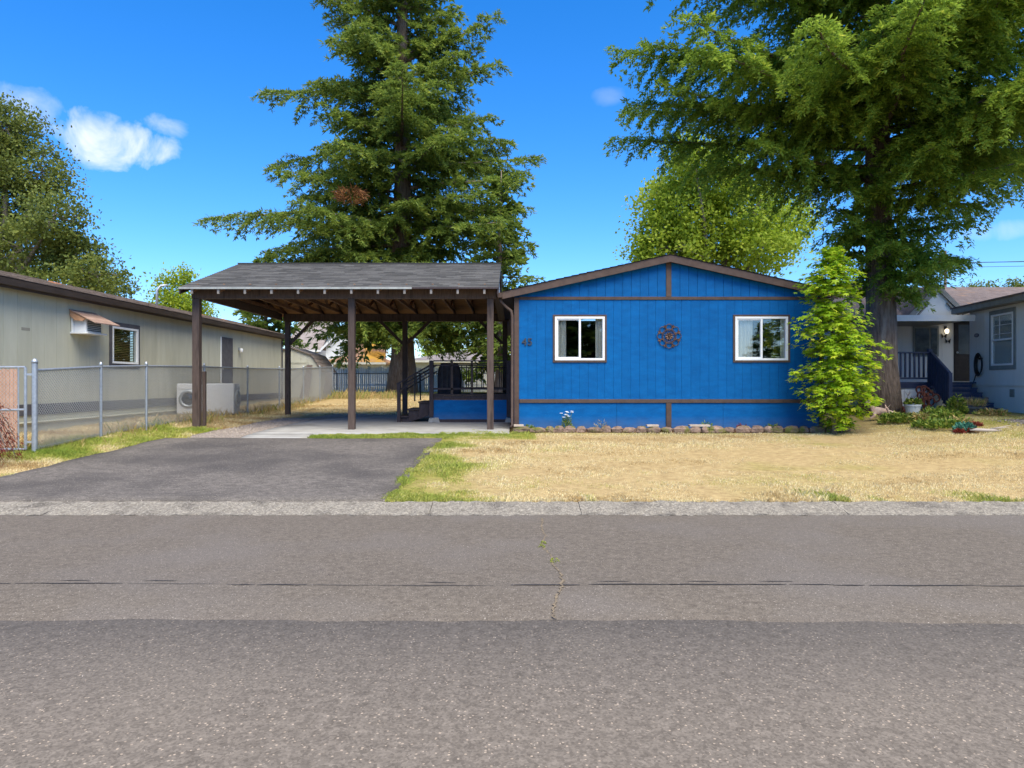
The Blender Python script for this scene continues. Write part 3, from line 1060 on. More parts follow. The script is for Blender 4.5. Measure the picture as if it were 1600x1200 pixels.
# planting bed with its row of mossy edging stones, and what grows in it
M['moss_stone'] = pm('mossy_stone', (.15, .10, .075), (.32, .22, .17), scale=9, rough=.95, bump=1, bscale=25, bdist=.03, rnd=.22, c3=(.13, .13, .03), s3=5, t3=.56)
M['soil'] = pm('bark_mulch', (.10, .05, .032), (.21, .11, .07), scale=25, rough=.95, bump=1, bscale=45, bdist=.03)
bed = sheet('planting_bed', np.linspace(15.86, 16.24, 4), lambda y: .02, lambda y: 7.4, lambda x, y: g1(x, 16) + .075, M['soil'], nxs=40, skirt=.15, wob=.012)
edg = thing('stone_edging', (3.7, 15.75, g1(3.7, 15.75)), 'low row of reddish mossy edging stones along the foot of the blue house', 'stone edging')


def rock(c, sx, sy, sz, r, mat, name, parent, n=7, m_=5):
    V, F = [], []
    for i in range(m_ + 1):
        ph = math.pi * i / m_
        for k in range(n):
            a = 2 * math.pi * k / n
            q = r.uniform(.85, 1.12)
            x, y, z = math.sin(ph) * math.cos(a), math.sin(ph) * math.sin(a), math.cos(ph)
            p = 2.6
            nn = (abs(x) ** p + abs(y) ** p + abs(z) ** p) ** (1 / p)
            V.append((c[0] + sx * x / nn * q, c[1] + sy * y / nn * q, c[2] + sz * z / nn * (q * .5 + .5)))
    for i in range(m_):
        for k in range(n):
            k2 = (k + 1) % n
            F.append((i * n + k, (i + 1) * n + k, (i + 1) * n + k2, i * n + k2))
    b = MB()
    b.add(V, F)
    return b.build(name, mat, parent)


x = .02
while x < 7.55:
    l = rs.uniform(.16, .42)
    z = g1(x, 15.75)
    rock((x + l / 2, 15.76 + rs.normal() * .02, z + .055), l / 2 + .01, .085, rs.uniform(.07, .11), rs, M['moss_stone'], 'stone', edg)
    x += l
M['palestone'] = pm('pale_paver', (.42, .33, .26), (.58, .48, .40), scale=8, rough=.9, bump=.4)
for x0, l in ((3.02, .26), (3.98, .45), (.04, .22)):
    piece('cap_stone', M['palestone'], edg, x0, x0 + l, 15.72, 15.9, g1(x0, 15.75) + .142, g1(x0, 15.75) + .178)

# ------------------------------------------------------------------ carport
cp = thing('carport', (-3.9, 19.3, .4), 'open brown timber carport with grey shingled gable roof beside the blue house', 'carport')
PF = [(-7.28, .44), (-3.70, .385), (-.50, .385)]
PB = [(-7.10, .45), (-3.39, .47), (-.22, .45)]
BZ0, BZ1 = 3.42, 3.66
for i, (x, z) in enumerate(PF):
    w = .15 if i else .165
    MB().box(x - w / 2, x + w / 2, HY - .075, HY + .075, z - .06, BZ0).build('post', M['post'], cp, bevel=.008)
MB().box(-7.20, -7.13, HY + .08, HY + .17, .4, 1.75).build('post_scab', M['post'], cp, bevel=.006)
for x, z in PB:
    MB().box(x - .075, x + .075, 22.225, 22.375, z - .08, BZ0).build('post', M['post'], cp, bevel=.008)
MB().box(-7.38, -.36, HY - .07, HY + .07, BZ0, BZ1).build('front_beam', M['post'], cp, bevel=.008)
MB().box(-7.22, -.1, 22.23, 22.37, BZ0, BZ1).build('back_beam', M['post'], cp, bevel=.008)
for x, s in ((-7.10, 1), (-3.39, -1), (-3.39, 1), (-.22, -1)):
    MB().beam((x + s * .07, 22.3, 2.72), (x + s * .80, 22.3, 3.44), .09, .09, up=(0, 1, 0)).build('knee_brace', M['post'], cp)
EV, RD = 15.80, 19.30
EZ, RZ = 3.62, 4.735
RX0, RX1 = -7.48, -.30
slope = (RZ - EZ) / (RD - EV)
tx = [-7.20 + .598 * i for i in range(12)]
tb = MB()
for s in (-1, 1):
    ye = RD + s * (RD - EV - .04)
    tb.beam((0, ye, EZ - .075 + .0127), (0, RD, RZ - .075), .04, .09, up=(0, 0, 1))
tb.box(-.02, .02, 16.12, 22.48, BZ1 + .002, BZ1 + .092)
for ya, yb, zt in ((17.9, 17.2, None), (17.9, 19.3, None), (20.7, 19.3, None), (20.7, 21.4, None)):
    zt = EZ + slope * ((yb - EV) if yb <= RD else (2 * RD - EV - yb)) - .1
    tb.beam((0, ya, BZ1 + .06), (0, yb, zt), .038, .07, up=(1, 0, 0))
tme = None
for x in tx:
    if tme is None:
        o = tb.build('truss', M['lumber'], cp)
        tme = o.data
    else:
        o = link('truss', tme, cp)
    o.location.x = x
    piece('rafter_tail', M['vinyl'] if False else M['tailgrey'] if 'tailgrey' in M else M.setdefault('tailgrey', pm('weathered_tail', (.20, .18, .165), (.29, .265, .245), rough=.8)), cp, x - .024, x + .024, EV + .012, EV + .05, EZ - .135, EZ - .035)
for s in (-1, 1):
    ye = RD + s * (RD - EV)
    MB().prism([(RX0 + .03, ye, EZ - .018), (RX0 + .03, RD, RZ - .018), (RX0 + .03, RD, RZ - .003), (RX0 + .03, ye, EZ - .003)], (RX1 - RX0 - .06, 0, 0)).build('sheathing', M['ply'], cp)
    shingle_roof('roof_shingles', cp, M['shingle'], (RX0, ye, EZ), (RX1 - RX0, 0, 0), (0, RD - ye, RZ - EZ), 26, seed=20 + s)
MB().box(RX0, RX1, RD - .12, RD + .12, RZ - .012, RZ + .016).build('ridge_cap', M['shingle'], cp)
M['drip'] = pm('drip_edge', (.30, .30, .27), (.42, .42, .38), rough=.5, metal=.3)
MB().box(RX0, -3.2 + .95, EV - .016, EV + .004, EZ - .032, EZ + .012).build('drip_edge', M['drip'], cp)
MB().box(-2.24, RX1, EV - .014, EV + .004, EZ - .028, EZ + .006).build('drip_edge', M['darkbrown'], cp)
M['gablegrey'] = pm('pale_gable_siding', (.40, .43, .47), (.50, .53, .56), rough=.7)
for xx, mt in ((RX0 + .002, M['darkbrown']), (RX1 - .03, M['darkbrown'])):
    for s in (-1, 1):
        ye = RD + s * (RD - EV)
        MB().prism([(xx, ye, EZ - .15), (xx, RD, RZ - .15), (xx, RD, RZ - .02), (xx, ye, EZ - .02)], (.028, 0, 0)).build('rake_board', mt, cp)
MB().prism([(RX1 - .08, EV + .5, EZ + .02), (RX1 - .08, 2 * RD - EV - .5, EZ + .02), (RX1 - .08, RD, RZ - .10)], (.03, 0, 0)).build('gable_panel', M['gablegrey'], cp)
MB().prism([(RX0 + .08, EV + .5, EZ + .02), (RX0 + .08, 2 * RD - EV - .5, EZ + .02), (RX0 + .08, RD, RZ - .10)], (.03, 0, 0)).build('gable_panel', M['darkbrown'], cp)
MB().box(-7.35, -7.25, HY + .07, 22.23, BZ0 + .03, BZ1 - .005).build('side_beam', M['post'], cp)
MB().box(-.42, -.32, HY + .07, 22.23, BZ0 + .03, BZ1 - .005).build('side_beam', M['post'], cp)

# ------------------------------------------------------------------ deck with steps
DX0, DX1, DY0, DY1, DZ = -2.17, -.06, 18.6, 21.6, 1.18
dk = thing('porch_deck', (-1.1, 18.6, .42), 'raised dark-stained deck with blue skirting under the carport roof', 'deck')
for i in range(21):
    y = DY0 + .0 + i * .1425
    piece('floor_board', M['darkbrown'], dk, DX0 - .02, DX1, y, y + .136, DZ - .036, DZ)
MB().box(DX0, DX1, DY0 + .03, DY0 + .07, 1.03, DZ - .038).build('rim_joist', M['darkbrown'], dk)
MB().box(DX0, DX0 + .04, DY0 + .072, DY1, 1.03, DZ - .038).build('rim_joist', M['darkbrown'], dk)
for a, b_ in ((DX0 + .05, -1.1), (-1.1, DX1)):
    piece('skirting_panel', M['blue'], dk, a, b_, DY0 + .045, DY0 + .065, .50, 1.028)
MB().box(-2.02, DX1 - .05, DY0 + .03, DY0 + .06, .425, .515).build('base_board', M['darkbrown'], dk)
for x in (-2.13, -2.0, -.10):
    MB().prism([(x - .09, DY0 + .0, .43), (x + .09, DY0 + .0, .43), (x + .055, DY0 + .02, .56), (x - .055, DY0 + .02, .56)], (0, .16, 0)).build('pier_block', M['concrete'], dk)
for x, y in ((-2.13, DY0 + .02), (-.09, DY0 + .02), (-2.13, DY1 - .06), (-.09, DY1 - .06)):
    MB().box(x - .055, x + .055, y - .05, y + .05, .55 if y > 19 else .58, 2.07).build('rail_post', M['darkbrown'], dk, bevel=.005)
for x in (-1.59, -1.06):
    MB().box(x - .03, x + .03, DY0 + .0, DY0 + .04, DZ + .002, 2.04).build('rail_post', M['post'], dk)
for y in (DY0 + .02, DY1 - .06):
    MB().box(-2.075, -.145, y - .045, y + .045, 2.042, 2.075).build('top_rail', M['darkbrown'], dk)
    MB().box(-2.075, -.145, y - .02, y + .02, 1.93, 1.96).build('sub_rail', M['darkbrown'], dk)
    MB().box(-2.075, -.145, y - .02, y + .02, 1.30, 1.345).build('bottom_rail', M['darkbrown'], dk)
    for x in (-1.85, -1.72, -1.33, -1.2, -.93, -.76, -.55, -.33):
        piece('baluster', M['iron'], dk, x - .012, x + .012, y - .012, y + .012, 1.345, 1.93)
# steps on the left side
SY0, SY1 = 18.72, 19.85
for i, (x0, x1, z) in enumerate(((-2.50, -2.19, .985), (-2.78, -2.48, .79), (-3.06, -2.76, .60))):
    MB().box(x0, x1, SY0, SY1, z - .04, z).build('tread', M['darkbrown'], dk, bevel=.004)
    MB().box(x1 - .03, x1 - .008, SY0 + .03, SY1 - .03, z - .19, z - .042).build('riser', M['darkbrown'], dk)
for y in (SY0 + .05, SY1 - .05):
    MB().prism([(-2.19, y, .95), (-2.19, y, .62), (-2.75, y, .43), (-3.04, y, .43), (-3.04, y, .555), (-2.76, y, .555), (-2.76, y, .745), (-2.48, y, .745), (-2.48, y, .94)], (0, .04, 0)).build('stringer', M['darkbrown'], dk)
for y in (SY0 - .02, SY1 + .02):
    MB().box(-3.05, -2.96, y - .045, y + .045, .43, 1.46).build('newel_post', M['darkbrown'], dk, bevel=.004)
    MB().beam((-3.06, y, 1.44), (-2.12, y, 1.98), .05, .04).build('handrail', M['darkbrown'], dk)
    MB().beam((-2.98, y, 1.30), (-2.12, y, 1.80), .035, .035).build('mid_rail', M['darkbrown'], dk)
    MB().box(-2.60, -2.565, y - .018, y + .018, .99, 1.70).build('baluster', M['iron'], dk)
# covered barbecue on the deck
bq = thing('covered_barbecue', (-1.75, 19.4, DZ), 'barbecue under a black cover standing on the deck behind the railing', 'barbecue')
M['cover'] = pm('dark_cover_cloth', (.02, .017, .022), (.04, .034, .04), scale=6, rough=.7, bump=.8, bscale=9, bdist=.03)
b = MB()
pr = [(-.30, .0), (-.31, .5), (-.27, .72), (-.20, .84), (.20, .84), (.27, .72), (.31, .5), (.30, .0)]
for j, yy in enumerate((-.22, -.25, .25, .22)):
    for x, z in pr:
        k = .94 if j in (0, 3) else 1
        b.v.append((-1.72 + x * k, 19.4 + yy, DZ + z * (k if z > .1 else 1) + .002))
n = len(pr)
for j in range(3):
    for k in range(n - 1):
        b.f.append((j * n + k, j * n + k + 1, (j + 1) * n + k + 1, (j + 1) * n + k))
b.f += [tuple(range(n)), tuple(range(3 * n, 4 * n))]
b.build('cover', M['cover'], bq)
MB().box(-1.93, -1.51, 19.22, 19.58, DZ + .001, DZ + .05).build('foot', M['black'], bq)

# ------------------------------------------------------------------ left neighbour's long mobile home (wall faces +X)
LX, LY0, LY1 = -10.0, 11.0, 30.6
M['sage'] = pm('sage_siding', (.46, .45, .345), (.52, .51, .40), scale=2.5, rough=.75, bump=.25, bscale=25, stretch=(1, 2, .4), rnd=.025, c3=(.42, .41, .31), s3=.8, t3=.62)
M['slate'] = pm('slate_trim', (.075, .072, .08), (.11, .105, .112), rough=.7)
M['gutterbrown'] = pm('brown_gutter', (.055, .04, .034), (.09, .068, .058), scale=5, rough=.5, stretch=(1, .3, 1))
lh = thing('mobile_home', (-12.2, 20, .4), 'long sage-green mobile home with brown gutter along the left fence', 'house')
LW = (17.57, 18.77, 1.97, 2.90)      # window y0 y1 z0 z1
LD = (24.2, 25.1, .95, 3.0)      # door
b = MB()
b.box(LX - .10, LX - .02, LY0, LW[0], .2, 3.5).box(LX - .10, LX - .02, LW[1], LY1, .2, 3.5)
b.box(LX - .10, LX - .02, LW[0], LW[1], .2, LW[2]).box(LX - .10, LX - .02, LW[0], LW[1], LW[3], 3.5)
b.box(-14.4, LX - .101, LY1 - .1, LY1 - .02, .2, 3.5).box(-14.4, LX - .101, LY0, LY0 + .08, .2, 3.5)
b.prism([(-14.4, LY1 - .1, 3.5), (LX - .02, LY1 - .1, 3.5), (-12.2, LY1 - .1, 4.08)], (0, .08, 0))
b.build('wall', M['sage'], lh)
cuts = list(np.arange(LY0, LY1 - .05, .405)) + [LY1]
for a, c in zip(cuts[:-1], cuts[1:]):
    dx = rs.normal() * .001
    segs = [(1.04, 3.42)]
    if a < LW[1] and c > LW[0]:
        for (p, q, zs) in ((a, min(c, LW[0]), segs), (max(a, LW[0]), min(c, LW[1]), [(1.04, LW[2]), (LW[3], 3.42)]), (max(a, LW[1]), c, segs)):
            if q - p > .03:
                for z0, z1 in zs:
                    piece('siding_panel', M['sage'], lh, LX - .019, LX + dx, p + .003, q - .003, z0, z1)
    elif a < LD[1] and c > LD[0]:
        for (p, q, zs) in ((a, min(c, LD[0]), segs), (max(a, LD[0]), min(c, LD[1]), [(LD[3], 3.42)]), (max(a, LD[1]), c, segs)):
            if q - p > .03:
                for z0, z1 in zs:
                    piece('siding_panel', M['sage'], lh, LX - .019, LX + dx, p + .003, q - .003, z0, z1)
    else:
        piece('siding_panel', M['sage'], lh, LX - .019, LX + dx, a + .003, c - .003, 1.04, 3.42)
MB().box(LX - .019, LX + .02, LY0, LD[0] - .06, .81, 1.038).build('belt_band', M['slate'], lh)
MB().box(LX - .019, LX + .02, LD[1] + .06, LY1, .81, 1.038).build('belt_band', M['slate'], lh)
for a in np.arange(LY0, LY1 - .5, 1.22):
    piece('skirting_panel', M['sage'], lh, LX - .019, LX - .004, a + .004, min(a + 1.216, LY1), .25, .805)
MB().tube([(LX + .03, LY0, .66), (LX + .03, 22.5, .66)], .025, n=6).build('water_pipe', M['sage'], lh)
MB().box(LX - .018, LX + .035, LY1 - .08, LY1 + .02, .3, 3.42).build('corner_trim', M['slate'], lh)
# eaves: fascia and gutter
MB().box(LX + .18, LX + .21, LY0 - .2, LY1 + .25, 3.33, 3.52).build('fascia', M['gutterbrown'], lh)
MB().prism([(LX + .212, LY0 - .2, 3.38), (LX + .29, LY0 - .2, 3.38), (LX + .325, LY0 - .2, 3.50), (LX + .212, LY0 - .2, 3.50)], (0, LY1 - LY0 + .45, 0)).build('gutter', M['gutterbrown'], lh)
MB().box(LX - .018, LX + .178, LY0 - .2, LY1 + .25, 3.422, 3.45).build('soffit', M['gutterbrown'], lh)
ez, rz_, re = 3.53, 4.16, -12.2
MB().prism([(LX + .24, LY0 - .2, ez - .03), (re, LY0 - .2, rz_ - .03), (-14.64, LY0 - .2, ez - .03), (-14.64, LY0 - .2, ez), (re, LY0 - .2, rz_), (LX + .24, LY0 - .2, ez)], (0, LY1 - LY0 + .45, 0)).build('roof_deck', M['gutterbrown'], lh)
shingle_roof('roof_shingles', lh, M['shingle_brown'], (LX + .27, LY0 - .2, ez), (0, LY1 - LY0 + .45, 0), (re - LX - .27, 0, rz_ - ez), 14, tab=.32, seed=31)
shingle_roof('roof_shingles', lh, M['shingle_brown'], (-14.67, LY0 - .2, ez), (0, LY1 - LY0 + .45, 0), (re + 14.67, 0, rz_ - ez), 14, tab=.6, seed=32)
M['rust'] = pm('rusty_vent', (.30, .12, .06), (.42, .2, .11), scale=9, rough=.8)
for y, s in ((17.4, .12), (25.5, .11), (27.6, .1)):
    x = -11.3
    z = ez + (rz_ - ez) * (LX + .27 - x) / (LX + .27 - re)
    MB().prism([(x - s, y - s, z - .03), (x + s, y - s, z - .11), (x + s * .8, y - s, z + .02), (x - s * .7, y - s, z + .06)], (0, 2 * s, 0)).build('roof_vent', M['rust'], lh, bevel=.01)
MB().tube([(-11.4, 22.6, 3.9), (-11.4, 22.6, 4.45), (-11.3, 22.65, 4.6), (-11.1, 22.7, 4.62)], .04, n=8).build('vent_pipe', M['greymetal'], lh, smooth=True)
# window with brown blinds
y0, y1, z0, z1 = LW
fr = MB()
for a in ((y0, y1, z0, z0 + .05), (y0, y1, z1 - .05, z1), (y0, y0 + .04, z0 + .05, z1 - .05), (y1 - .06, y1, z0 + .05, z1 - .05)):
    fr.box(LX - .05, LX + .045, a[0], a[1], a[2], a[3])
lw_ = fr.build('window', M['vinyl'], lh)
for a in ((y0 - .10, y1 + .10, z1, z1 + .11), (y0 - .10, y1 + .10, z0 - .10, z0), (y0 - .10, y0, z0, z1), (y1, y1 + .10, z0, z1)):
    MB().box(LX - .01, LX + .03, *a).build('trim_board', M['slate'], lw_)
MB().box(LX + .0, LX + .004, y0 + .04, y1 - .06, z0 + .05, z1 - .05).build('pane', glassmat('side_glass', refl=.05, top=.35), lw_)
M['blind'] = pm('brown_blind', (.34, .23, .08), (.44, .31, .12), rough=.6, rnd=.1)
for i in range(22):
    z = z0 + .07 + i * .044
    o = piece('blind_slat', M['blind'], lw_, LX - .075, LX - .035, y0 + .01, y1 - .01, z, z + .004)
    o.rotation_euler = (0, R(40), 0)
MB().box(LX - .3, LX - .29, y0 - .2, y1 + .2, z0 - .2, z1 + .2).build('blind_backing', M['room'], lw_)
# door, its lamp
dd = MB().box(LX - .019, LX + .012, LD[0], LD[1], LD[2], LD[3]).build('door', M['slate'], lh)
for a in ((LD[0] - .06, LD[0], LD[2], LD[3] + .06), (LD[1], LD[1] + .06, LD[2], LD[3] + .06), (LD[0], LD[1], LD[3], LD[3] + .06)):
    MB().box(LX - .01, LX + .026, *a).build('door_frame', M['vinyl'] if a[1] <= LD[0] else M['slate'], dd)
MB().lathe((LX + .03, LD[0] + .1, 1.95), [(.02, -.03), (.03, 0), (.02, .03)], 8).build('knob', M['greymetal'], dd)
MB().lathe((LX + .10, 25.75, 2.66), [(.03, -.09), (.06, -.06), (.06, .04), (.045, .07)], 10).build('wall_lamp', M['vinyl'], lh, smooth=True)
MB().box(LX, LX + .05, 25.70, 25.80, 2.66, 2.76).build('lamp_bracket', M['greymetal'], lh)
M['mark'] = pm('faded_mark', (.27, .25, .2), (.31, .29, .23), rough=.8)
MB().box(LX - .001, LX + .004, 14.35, 14.6, 2.56, 2.62).build('faded_plate', M['mark'], lh)

# window air conditioner under its little wooden awning
ac = thing('air_conditioner', (LX + .2, 15.9, 2.4), 'white window air conditioner under a small wooden awning on the sage mobile home', 'air conditioner')
A0, A1 = 16.0, 16.6
MB().box(LX + .003, LX + .32, A0, A1, 2.64, 2.98).build('case', M['white'], ac, bevel=.01)
for i in range(7):
    piece('grille_slat', pm('ac_grille', (.10, .13, .15), (.16, .19, .21)) if i == 0 else bpy.data.materials['ac_grille'], ac, LX + .321, LX + .329, A0 + .05, A1 - .03, 2.67 + i * .04, 2.697 + i * .04)
MB().box(LX + .003, LX + .40, A0 - .08, A1 + .08, 2.60, 2.637).build('shelf', M['vinyl'], ac)
MB().box(LX + .02, LX + .05, A0 - .06, A0 - .03, 2.638, 3.0).build('bracket', M['vinyl'], ac)
M['awning'] = pm('weathered_wood', (.25, .15, .11), (.40, .28, .22), scale=6, rough=.85, stretch=(1, 4, 1), rnd=.12)
for i in range(4):
    xa, xb = LX + .01 + i * .15, LX + .01 + (i + 1) * .15 - .006
    za, zb = 3.15 - i * .075, 3.15 - (i + 1) * .075 + .003
    MB().prism([(xa, A0 - .12, za), (xb, A0 - .12, zb), (xb, A0 - .12, zb - .022), (xa, A0 - .12, za - .022)], (0, 1.0, 0)).build('awning_board', M['awning'], ac)
M['awnend'] = pm('orange_wood', (.42, .22, .12), (.55, .32, .19), rough=.8)
MB().prism([(LX + .01, A0 - .10, 3.12), (LX + .36, A0 - .10, 2.945), (LX + .30, A0 - .10, 2.88), (LX + .12, A0 - .10, 2.90), (LX + .01, A0 - .10, 3.0)], (0, .025, 0)).build('awning_side', M['awnend'], ac)

# ------------------------------------------------------------------ chain-link fence along the left, with the slatted gate
FX = -8.0
fy_ = [11.8, 13.7, 15.4, 18.3, 21.3, 24.2, 27.0, 29.3, 31.4]
fc = thing('chain_link_fence', (FX, 11.8, g1(FX, 11.8)), 'long galvanised chain-link fence running back beside the driveway', 'fence')
for i, y in enumerate(fy_):
    z = g1(FX, y)
    r_ = .044 if i == 0 else .028
    top = 1.90 if i == 0 else 1.84
    mb = MB().tube([(FX, y, z - .05), (FX, y, z + 1.44 + (.1 if i == 0 else 0))], r_, n=10)
    p = mb.build('fence_post', M['greymetal'], fc, smooth=False)
    MB().lathe((FX, y, z + 1.44 + (.1 if i == 0 else 0)), [(r_ * 1.15, -.02), (r_ * 1.15, .015), (r_ * .6, .05), (.004, .06)], 10).build('post_cap', M['greymetal'], fc, smooth=True)
MB().tube([(FX, y, g1(FX, y) + 1.40) for y in fy_], .022, n=8).build('top_rail', M['greymetal'], fc)
MB().tube([(FX, y, g1(FX, y) + .10) for y in fy_], .005, n=5).build('tension_wire', M['wire'], fc)


def chain_mesh(name, P, Q, zlow, h, parent, mat, cell=.062, rad=.0048, kind='stuff'):
    """two families of diagonal wires woven between P and Q (ground points), zlow(t) bottom height"""
    P, Q = Vector(P), Vector(Q)
    Ln = (Q - P).length
    dirv = (Q - P) / Ln
    nrm = Vector((-dirv.y, dirv.x, 0))
    V, F = [], []
    k = int((Ln + h) / cell)
    for s in (1, -1):
        for i in range(k + 1):
            a = i * cell - (h if s == 1 else 0)
            u0, v0, u1, v1 = a, 0, a + s * h, h
            if s == -1:
                u1 = a - h
            pts = []
            for (u, v) in ((u0, v0), (u1, v1)):
                pts.append([u, v])
            (ua, va), (ub, vb) = pts
            # clip to 0..Ln
            def cl(uq, vq, up, vp):
                if uq < 0: t = (0 - uq) / (up - uq); return 0, vq + (vp - vq) * t
                if uq > Ln: t = (Ln - uq) / (up - uq); return Ln, vq + (vp - vq) * t
                return uq, vq
            if max(ua, ub) <= 0 or min(ua, ub) >= Ln: continue
            ua2, va2 = cl(ua, va, ub, vb); ub2, vb2 = cl(ub, vb, ua, va)
            A = P + dirv * ua2 + Vector((0, 0, zlow(ua2 / Ln) + va2)) + nrm * (.002 * s)
            B = P + dirv * ub2 + Vector((0, 0, zlow(ub2 / Ln) + vb2)) + nrm * (.002 * s)
            d = (B - A).normalized()
            e1 = nrm
            e2 = d.cross(e1).normalized()
            b0 = len(V)
            for p in (A, B):
                for q in range(3):
                    an = 2.094 * q
                    V.append(p + (e1 * math.cos(an) + e2 * math.sin(an)) * rad)
            F += [(b0, b0 + 3, b0 + 4, b0 + 1), (b0 + 1, b0 + 4, b0 + 5, b0 + 2), (b0 + 2, b0 + 5, b0 + 3, b0)]
    o = arrays(name, np.array([tuple(p) for p in V]), np.array(F), mat, parent)
    return tag(o, kind=kind)


for a, c in zip(fy_[:-1], fy_[1:]):
    chain_mesh('wire_mesh', (FX, a, 0), (FX, c, 0), lambda t, a=a, c=c: g1(FX, a + (c - a) * t) + .06, 1.33, fc, M['wire'])
gt = thing('slatted_gate', (-8.6, 11.75, g1(-8.6, 11.75)), 'chain-link gate with peach privacy slats at the left edge', 'gate')
gz = g1(-8.6, 11.75) + .08
GXa, GXb = -9.75, -8.12
for x in (GXa, GXb - .0):
    MB().tube([(x, 11.75, gz), (x, 11.75, gz + 1.37)], .024, n=8).build('gate_stile', M['greymetal'], gt)
for z in (gz, gz + .66, gz + 1.37):
    MB().tube([(GXa, 11.75, z), (GXb, 11.75, z)], .02, n=8).build('gate_rail', M['greymetal'], gt)
M['peach'] = pm('peach_slat', (.46, .25, .155), (.56, .33, .215), scale=12, rough=.6, rnd=.10)
x = GXa + .03
while x < GXb - .17:
    piece('slat', M['peach'], gt, x, x + .058, 11.745, 11.749, gz + .03, gz + 1.34 + rs.normal() * .008)
    x += .064
chain_mesh('wire_mesh', (GXa, 11.735, 0), (GXb - .12, 11.735, 0), lambda t: gz + .02, 1.33, gt, M['wire'], rad=.002)
MB().tube([(GXb - .11, 11.74, gz), (GXb - .11, 11.74, gz + 1.37)], .012, n=6).build('tension_bar', M['greymetal'], gt)
for z in (gz + .12, gz + 1.25):
    MB().beam((GXb, 11.75, z), (-8.03, 11.79, z), .03, .035).build('hinge', M['greymetal'], gt)

# ------------------------------------------------------------------ two discarded washing machines behind the fence
M['tubglass'] = pm('dark_door_glass', (.012, .016, .022), (.02, .026, .034), rough=.08, spec=.8)


def washer(name, c, ang, label, w=.66, dp=.74, h=.92):
    z = g1(c[0], c[1]) + .02
    t = thing(name, (c[0], c[1], z), label, 'washing machine', 'machines left behind the fence')
    mt = Matrix.Translation((c[0], c[1], z)) @ Matrix.Rotation(ang, 4, 'Z')
    MB().box(-w / 2, w / 2, -dp / 2, dp / 2, .03, h).xform(mt).build('cabinet', M['white'], t, bevel=.015)
    MB().box(-w / 2 + .02, w / 2 - .02, -dp / 2 - .012, -dp / 2 - .001, h - .16, h - .02).xform(mt).build('control_panel', M['white'], t, bevel=.004)
    MB().box(-w / 2 + .03, w / 2 - .03, -dp / 2 + .02, dp / 2 - .02, h + .001, h + .018).xform(mt).build('top_plate', M['black'], t)
    rot = mt @ Matrix.Translation((0, -dp / 2 - .002, .47)) @ Matrix.Rotation(R(90), 4, 'X')
    ri = MB().lathe((0, 0, 0), [(.265, 0), (.265, .03), (.235, .05), (.19, .045), (.185, .02)], 28).xform(rot).build('door_ring', M['greymetal'], t, smooth=True)
    MB().lathe((0, 0, .021), [(.186, 0), (.15, .018), (.08, .03), (.001, .034)], 24).xform(rot).build('door_glass', M['tubglass'], t, smooth=True)
    for sx in (-1, 1):
        MB().lathe((sx * (w / 2 - .08), -dp / 2 + .1, 0), [(.03, -.02), (.03, .03)], 8).xform(mt).build('foot', M['black'], t)
    MB().lathe((.15, 0, 0), [(.035, 0), (.03, .025)], 12).xform(mt @ Matrix.Translation((0, -dp / 2 - .012, h - .09)) @ Matrix.Rotation(R(90), 4, 'X')).build('dial', M['greymetal'], t)
    return t


washer('washing_machine', (-9.58, 21.1), R(8), 'white front-loading washer with its round door facing the driveway, behind the fence')
washer('washing_machine', (-8.68, 20.95), R(97), 'white washer turned sideways, blank side panel showing, right of the other washer', dp=.95)

# ------------------------------------------------------------------ gambrel shed with things leaning on it
M['cream'] = pm('cream_siding', (.50, .49, .39), (.57, .56, .46), scale=3, rough=.75, rnd=.03)
sh = thing('garden_shed', (-10.0, 33, .6), 'cream gambrel-roofed garden shed at the end of the mobile home', 'shed')
SX, SYf, SYb, sg = -10.07, 32.0, 34.3, .55
gp = [(-1.37, sg), (1.37, sg), (1.37, 2.05), (.92, 2.74), (0, 3.06), (-.92, 2.74), (-1.37, 2.05)]
MB().prism([(SX + x, SYf + .03, z) for x, z in gp], (0, SYb - SYf - .03, 0)).build('wall', M['cream'], sh)
for i in range(9):
    a, c = -1.37 + i * 2.74 / 9, -1.37 + (i + 1) * 2.74 / 9

    def top(x):
        x = abs(x)
        return 3.06 - x * .32 / .92 if x < .92 else 2.74 - (x - .92) * .69 / .45
    pts_ = [(SX + a + .004, SYf, sg), (SX + c - .004, SYf, sg), (SX + c - .004, SYf, top(c)), (SX + a + .004, SYf, top(a))]
    MB().prism(pts_, (0, .028, 0)).build('siding_panel', M['cream'], sh)
M['shedroof'] = pm('shed_shingle', (.19, .145, .12), (.32, .26, .22), scale=10, rough=.9, rnd=.12)
prof = [(0, 3.10), (.95, 2.77), (1.07, 2.60), (1.19, 2.42), (1.31, 2.24), (1.44, 2.02)]
for s in (-1, 1):
    for (xa, za), (xb, zb) in zip(prof[:-1], prof[1:]):
        dx, dz = xb - xa, zb - za
        l = math.hypot(dx, dz)
        n_ = (-dz / l * .035, dx / l * .035)
        MB().prism([(SX + s * xa, SYf - .12, za - .03), (SX + s * (xb + .02), SYf - .12, zb - .05), (SX + s * (xb + .02 + n_[0]), SYf - .12, zb - .05 + abs(n_[1])), (SX + s * xa, SYf - .12, za)], (0, SYb - SYf + .24, 0)).build('roof_strip', M['shedroof'], sh)
dr = MB().box(SX - .05, SX + .82, SYf - .03, SYf - .002, sg + .08, 2.42).build('door', M['cream'], sh)
M['cream2'] = pm('cream_trim', (.44, .43, .33), (.5, .49, .39), rough=.75)
for a in ((-.05, .82, 2.34, 2.42), (-.05, .82, sg + .08, sg + .16), (-.05, .03, sg + .16, 2.34), (.74, .82, sg + .16, 2.34)):
    MB().box(SX + a[0], SX + a[1], SYf - .05, SYf - .031, a[2], a[3]).build('door_frame', M['cream2'], dr)
